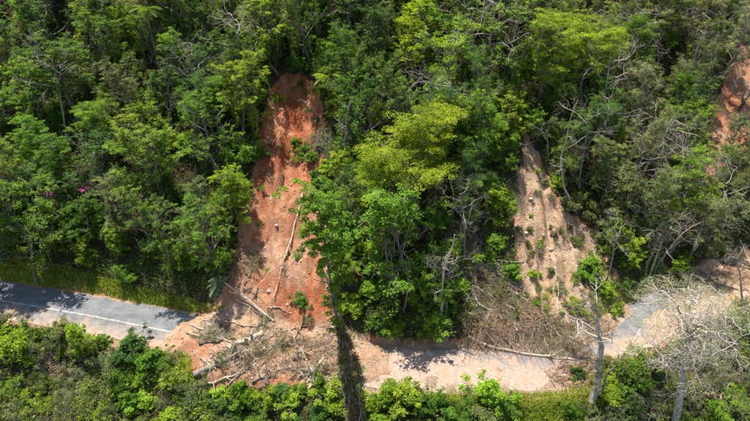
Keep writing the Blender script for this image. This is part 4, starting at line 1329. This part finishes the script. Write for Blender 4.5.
# ---- whole small trees brought down by the slides
C_WILT = (0.20, 0.155, 0.07)
for k, (u, v, sc, rz, c, lab) in enumerate(((205, 374, 0.42, 2.2, C_OLIVE, 'wilted leafy treetop lying along the thick bark-covered trunk'), (262, 352, 0.40, 1.9, C_WILT, 'brown wilted treetop on the rubble right of the broken log'),
                                            (500, 318, 0.55, 3.6, C_WILT, 'brown wilted tree fallen on the left of the pale slide foot'), (480, 292, 0.5, 3.9, C_OLIVE, 'olive wilted tree fallen beside the spur above the road'),
                                            (545, 345, 0.45, 3.4, C_WILT, 'brown wilted treetop at the road end below the pale slide'), (465, 262, 0.5, 3.3, C_WILT, 'brown wilted tree fallen high on the right of the spur'),
                                            (300, 378, 0.36, 2.0, C_OLIVE, 'olive wilted treetop at the foot of the rubble by the vine trunk'), (245, 282, 0.36, 2.6, C_WILT, 'brown wilted treetop at the lower left edge of the red slide'),
                                            (610, 372, 0.42, 4.2, C_WILT, 'brown wilted treetop right of the thick bleached broken tree'), (655, 400, 0.5, 3.8, C_WILT, 'brown wilted tree fallen left of the big pale dead tree'),
                                            (720, 398, 0.5, 2.6, C_WILT, 'brown wilted tree fallen right of the big pale dead tree'), (690, 300, 0.45, 3.0, C_WILT, 'brown wilted tree fallen at the far road bend'), (515, 330, 0.5, 3.5, C_OLIVE, 'olive wilted tree fallen in the middle of the pale slide foot'), (478, 305, 0.5, 3.7, C_GREYG, 'grey-green wilted tree fallen left of the brush tangle'), (498, 275, 0.45, 3.6, C_OLIVE, 'olive wilted tree fallen at the top of the brush tangle'), (235, 372, 0.34, 2.3, C_WILT, 'brown wilted treetop below the thick bark-covered trunk'), (250, 335, 0.32, 2.5, C_OLIVE, 'olive wilted treetop above the broken log'))):
    b = gpt(u, v)
    place('fallen_tree', P_OLIVE[k % 5], b + np.array([0, 0, 0.35]), rz, (sc, sc * 0.75, sc), jitter(c), lab, 'fallen tree', 'wilted fallen trees', (1.32, 0.1))
for (u, v, sc, c, lab) in ((612, 392, 0.9, C_COOL, 'deep green bush right of the thick bleached broken tree foot'), (578, 372, 0.6, C_DARK, 'dark green bush left of the thick bleached broken tree foot'),
                           (612, 364, 1.1, C_OLIVE, 'olive bush between the broken tree and the right road bend'), (632, 372, 1.5, C_MID, 'mid-green bush hiding the road right of the broken tree'), (650, 362, 1.4, C_OLIVE, 'olive bush below the right road bend'), (628, 404, 1.0, C_DARK, 'dark green bush between the two pale dead trees'), (600, 415, 0.9, C_OLIVE, 'olive bush in front of the thick bleached broken tree')):
    pr = P_SHRUB[rnd.randrange(4)]; x, y, z = root_at(u, v, 0.5, pr['H'] * sc)
    place('bush', pr, (x, y, z - 0.1), rnd.uniform(0, 6), sc, c, lab, 'shrub', 'bushes round the broken tree')

# ---- brush heaps: broken branches and dry leaves
BRUSH = [(498, 296, 3.0, M_BROWNTWIG, 'brown heap of broken branches at the upper left of the pale slide foot'), (525, 322, 3.0, M_BROWNTWIG, 'brown branch heap in the middle of the pale slide foot'),
         (485, 325, 2.4, M_BROWNTWIG, 'brown branch heap at the road beside the slim white stem'), (552, 342, 2.4, M_BROWNTWIG, 'brown branch heap at the road end below the pale slide'),
         (470, 275, 2.2, M_BROWNTWIG, 'brown tangle of branches on the right side of the spur'), (455, 240, 2.0, M_BROWNTWIG, 'brown tangle of branches high on the right side of the spur'),
         (265, 345, 2.6, M_BROWNTWIG, 'brown branch heap on the rubble right of the broken log'), (240, 362, 2.4, M_GREYTWIG, 'grey branch heap over the thick bark-covered trunk'),
         (290, 360, 2.4, M_BROWNTWIG, 'brown branch heap on the rubble left of the vine trunk'), (212, 336, 1.8, M_GREYTWIG, 'grey stick heap where the rubble meets the left road'),
         (325, 345, 2.0, M_GREYTWIG, 'grey branch heap behind the vine trunk'), (238, 262, 2.0, M_BROWNTWIG, 'brown twigs along the lower left edge of the red slide'),
         (318, 140, 1.6, M_GREYTWIG, 'grey twigs along the right edge of the upper red slide'), (322, 190, 1.8, M_BROWNTWIG, 'brown twigs along the right edge of the lower red slide'),
         (570, 375, 2.0, M_DARKBARK, 'dark branch heap on the lower road side near the broken tree'), (690, 285, 2.6, M_BROWNTWIG, 'brown branch heap by the far road bend'),
         (735, 275, 2.2, M_BROWNTWIG, 'brown branch heap at the right edge by the road'), (700, 395, 2.6, M_BROWNTWIG, 'brown branch heap under the big dead tree'),
         (645, 395, 2.4, M_BROWNTWIG, 'brown branch heap left of the big dead tree'), (735, 380, 2.4, M_BROWNTWIG, 'brown branch heap at the lower right edge'),
         (40, 375, 2.6, M_GREYTWIG, 'grey branch heap in the lower left scrub'), (75, 395, 2.4, M_GREYTWIG, 'grey branch heap at the bottom left'),
         (20, 340, 2.0, M_GREYTWIG, 'grey branch heap at the left edge below the road'), (590, 330, 2.0, M_GREYTWIG, 'grey branch heap uphill of the broken tree'),
         (505, 190, 1.6, M_BROWNTWIG, 'brown twigs at the upper left edge of the pale slide')]
for k, (u, v, rad, mt, lab) in enumerate(BRUSH):
    q = np.random.default_rng(800 + k); c0 = gpt(u, v); root = empty('brush_heap', c0)
    mb = MB(); dl = MB(); main = q.normal() if not 440 < u < 570 else -0.75 + 0.3 * q.normal()
    nst = 420 if 440 < u < 570 else 240
    for j in range(nst):
        a = q.random() * 6.283; rr = rad * q.random() ** 0.6
        x = c0[0] + math.cos(a) * rr * 1.25; y = c0[1] + math.sin(a) * rr * 0.9
        az = main + q.normal() * 0.7
        L = 0.5 + (2.6 if nst > 400 else 1.6) * q.random() ** 1.3
        g0 = height(np.array([x, x + L * math.cos(az)]), np.array([y, y + L * math.sin(az)]))
        d = np.array([L * math.cos(az), L * math.sin(az), g0[1] - g0[0] + 0.15 * q.normal()])
        st = np.array([x, y, g0[0] + 0.05 + 0.6 * q.random() * (1 - rr / rad)]) - c0
        sp, _ = wiggle(st, d, np.linalg.norm(d), 5, q, 0.12); th = 0.012 + 0.03 * q.random() ** 2
        tube(mb, sp, np.linspace(th, th * 0.4, 5), 3, 0.5 + 0.25 * q.normal(), False)
        if j % 2 == 0: clump(dl, st + np.array([0, 0, 0.1]), 0.28, 9, 0.13, q, 0.4, 0.5)
    obj('branches', mb.mesh('branches', mt, True), root); obj('dry_leaves', dl.mesh('dry_leaves', M_DRY if k % 3 else M_FINE), root, C_OLIVE)
    tag(root, lab, 'branches', 'heaps of broken branches')

# ------------------------------------------------------------------ ground cover nobody could count
def cover(name, n, x0, x1, y0, y1, keep, per, rad, leaf, mat, color, label, flat=0.4, seed=1, zo=0.1, tv=0.15):
    q = np.random.default_rng(seed)
    x = q.uniform(x0, x1, n); y = q.uniform(y0, y1, n)
    s = road_s(x, y); m = np.array(masks(x, y)); z = height(x, y)
    u, v, d = project(np.stack([x, y, z], 1))
    k = keep(x, y, s, m, u, v, q) & (u > -20) & (u < 770) & (v > -20) & (v < 450)
    C = np.stack([x, y, z], 1)[k]
    C = np.repeat(C, per, 0); N = len(C)
    tn = np.repeat(np.clip(0.5 + 0.22 * q.normal(size=k.sum()), 0, 1), per)
    o = q.normal(size=(N, 3)) * np.array([rad, rad, rad * flat]); P = C + o
    P[:, 2] = height(P[:, 0], P[:, 1]) + zo * (0.3 + np.abs(q.normal(size=N)) * 1.2)
    mb = MB(); leaves(mb, P, UP * 0.9 + 0.6 * q.normal(size=(N, 3)), leaf * (0.6 + 0.8 * q.random(N)), np.clip(tn + tv * q.normal(size=N), 0, 1), q)
    return tag(obj(name, mb.mesh(name, mat), None, color), label, kind='stuff')


cover('undergrowth', 12000, -48, 50, 0, 45, lambda x, y, s, m, u, v, q: (s > HALF + 0.6) & (m.max(0) < -0.15), 14, 0.42, 0.19, M_LEAF, C_MID, 'leafy undergrowth covering the forest floor', zo=0.35, seed=2)
cover('roadside_fern', 6500, -48, 50, -8, 22, lambda x, y, s, m, u, v, q: (s > HALF + 0.55) & (s < HALF + 3.6) & (m.max(0) < -0.1), 16, 0.30, 0.17, M_FINE, C_MID, 'low ferns and seedlings on the cut bank along the road', zo=0.3, seed=12)
cover('bank_creeper', 11000, -44, 46, -28, 14, lambda x, y, s, m, u, v, q: (s < -HALF - 0.5 + np.where((u > 380) & (u < 610), 1.1 + 1.6 * fbm(x * 0.4, y * 0.4, 33, 2), 0.2)) & (m[0] < 0.3) & (q.random(len(x)) < np.where((u > 490) & (u < 610), 0.16, np.where((u < 130) & (v > 350) | (u > 620), 0.35, 0.9))), 14, 0.36, 0.16, M_LEAF, C_LIME, 'low green creeper covering the bank below the road', zo=0.28, seed=3)
cover('weeds', 2600, -30, 34, -8, 36, lambda x, y, s, m, u, v, q: (m[:3].max(0) > 0) & (np.abs(s) > HALF + 0.3) & (vnoise(x * 0.5, y * 0.5, 66) + 0.45 * q.random(len(x)) + 0.12 * (m[1] > 0) > 0.36), 7, 0.16, 0.10, M_FINE, C_OLIVE, 'small weeds sprouting on the bare earth', zo=0.08, seed=4)
cover('leaf_litter', 5200, -45, 45, -8, 20, lambda x, y, s, m, u, v, q: (np.abs(s) < HALF + 1.0) & (fbm(x * 0.7, y * 0.7, 12, 3) + 0.25 * s / HALF > 0.12), 4, 0.25, 0.13, M_DRY, C_OLIVE, 'dry brown leaves scattered over the road', zo=0.05, seed=5)
cover('dry_debris', 3200, -30, 34, -9, 36, lambda x, y, s, m, u, v, q: (m[:2].max(0) > -0.6) & (np.abs(s) > HALF - 2) & (vnoise(x * 0.4, y * 0.4, 19) + 0.3 * q.random(len(x)) > 0.12), 5, 0.2, 0.11, M_DRY, C_OLIVE, 'dry leaves and bark scraps strewn on the slides', zo=0.05, seed=6)

# grass on the verges
q = np.random.default_rng(77)
mb = MB()
for poly, n in (([(20, 262), (60, 281), (120, 296), (200, 312), (225, 310), (160, 294), (60, 268)], 16000), ([(0, 250), (40, 262), (60, 290), (0, 282)], 5000),
                ([(120, 341), (188, 356), (196, 392), (120, 372)], 5000), ([(470, 392), (600, 378), (600, 432), (440, 432)], 13000), ([(398, 390), (470, 392), (470, 402), (398, 402)], 2000), ([(600, 270), (650, 312), (612, 335), (590, 300)], 3500), ([(0, 274), (60, 284), (200, 311), (200, 316), (60, 292), (0, 283)], 9000)):
    P = np.array(poly, float); u = q.uniform(P[:, 0].min(), P[:, 0].max(), n); v = q.uniform(P[:, 1].min(), P[:, 1].max(), n)
    k = sdist(u, v, poly) > -2 + 3 * vnoise(u * 0.1, v * 0.1, 8); W = cast(u[k], v[k], height)
    s = road_s(W[:, 0], W[:, 1]); W = W[np.abs(s) > HALF + 0.25]
    N = len(W); h = 0.2 + 0.38 * q.random(N); az = q.random(N) * 6.283; ln = q.normal(size=(N, 2)) * 0.45
    d = np.stack([np.cos(az), np.sin(az), 0 * az], 1) * 0.045
    W[:, 2] = height(W[:, 0], W[:, 1]) - 0.02
    tip = W + np.stack([ln[:, 0] * h, ln[:, 1] * h, h], 1)
    V = np.stack([W - d, W + d, tip], 1).reshape(-1, 3); i = np.arange(N)[:, None] * 3
    mb.add(V, np.concatenate([i, i + 1, i + 2], 1), np.clip(0.5 + 0.25 * vnoise(W[:, 0], W[:, 1], 4) + 0.2 * q.normal(size=N), 0, 1))
tag(obj('grass', mb.mesh('grass', M_GRASS), None, (0.28, 0.35, 0.05)), 'bright grass along the road verges', kind='stuff')

# small rubble and sticks on the bare earth
x = q.uniform(-30, 34, 9000); y = q.uniform(-9, 36, 9000); m = np.array(masks(x, y)); s = road_s(x, y)
k = ((m[:2].max(0) > 0.1) | ((np.abs(s) < HALF + 1) & (np.abs(x - 4) < 16) & (fbm(x * 0.6, y * 0.6, 24, 3) > -0.05))) & (vnoise(x * 0.35, y * 0.35, 23) + 0.5 * q.random(9000) > 0.2)
x = x[k]; y = y[k]; z = height(x, y); n = len(x)
octa = np.array([(1, 0, 0), (-1, 0, 0), (0, 1, 0), (0, -1, 0), (0, 0, 1), (0, 0, -1)], float)
of = np.array([(0, 2, 4), (2, 1, 4), (1, 3, 4), (3, 0, 4), (2, 0, 5), (1, 2, 5), (3, 1, 5), (0, 3, 5)])
sz = (0.04 + 0.10 * q.random(n) ** 3)
V = octa[None] * sz[:, None, None] * (0.6 + 0.8 * q.random((n, 6, 1))) + np.stack([x, y, z + sz * 0.2], 1)[:, None, :]
mb = MB(); mb.add(V.reshape(-1, 3), (np.arange(n)[:, None, None] * 6 + of[None]).reshape(-1, 3), np.repeat(q.random(n), 8))
tag(obj('rubble', mb.mesh('rubble', M_CLOD), None), 'small red clods and stones strewn over the slides', kind='stuff')
mb = MB()
x = q.uniform(-30, 34, 4200); y = q.uniform(-9, 36, 4200); m = np.array(masks(x, y)); s = road_s(x, y)
k = np.where((m[:2].max(0) > -0.4) & (q.random(4200) < np.where(s < 9, 0.8, 0.35)))[0]
for i in k:
    az = q.random() * 6.283 if s[i] < 8 else 1.57 + q.normal() * 0.6
    L = 0.3 + 1.0 * q.random() ** 2
    xx = x[i] + np.array([-.5, 0, .5]) * L * math.cos(az); yy = y[i] + np.array([-.5, 0, .5]) * L * math.sin(az)
    zz = height(xx, yy) + 0.03
    tube(mb, np.stack([xx, yy, zz], 1), np.array([1, .8, .5]) * (0.010 + 0.022 * q.random()), 3, q.random(), False)
tag(obj('stick_litter', mb.mesh('stick_litter', M_BROWNTWIG), None), 'small broken sticks strewn over the slides', kind='stuff')
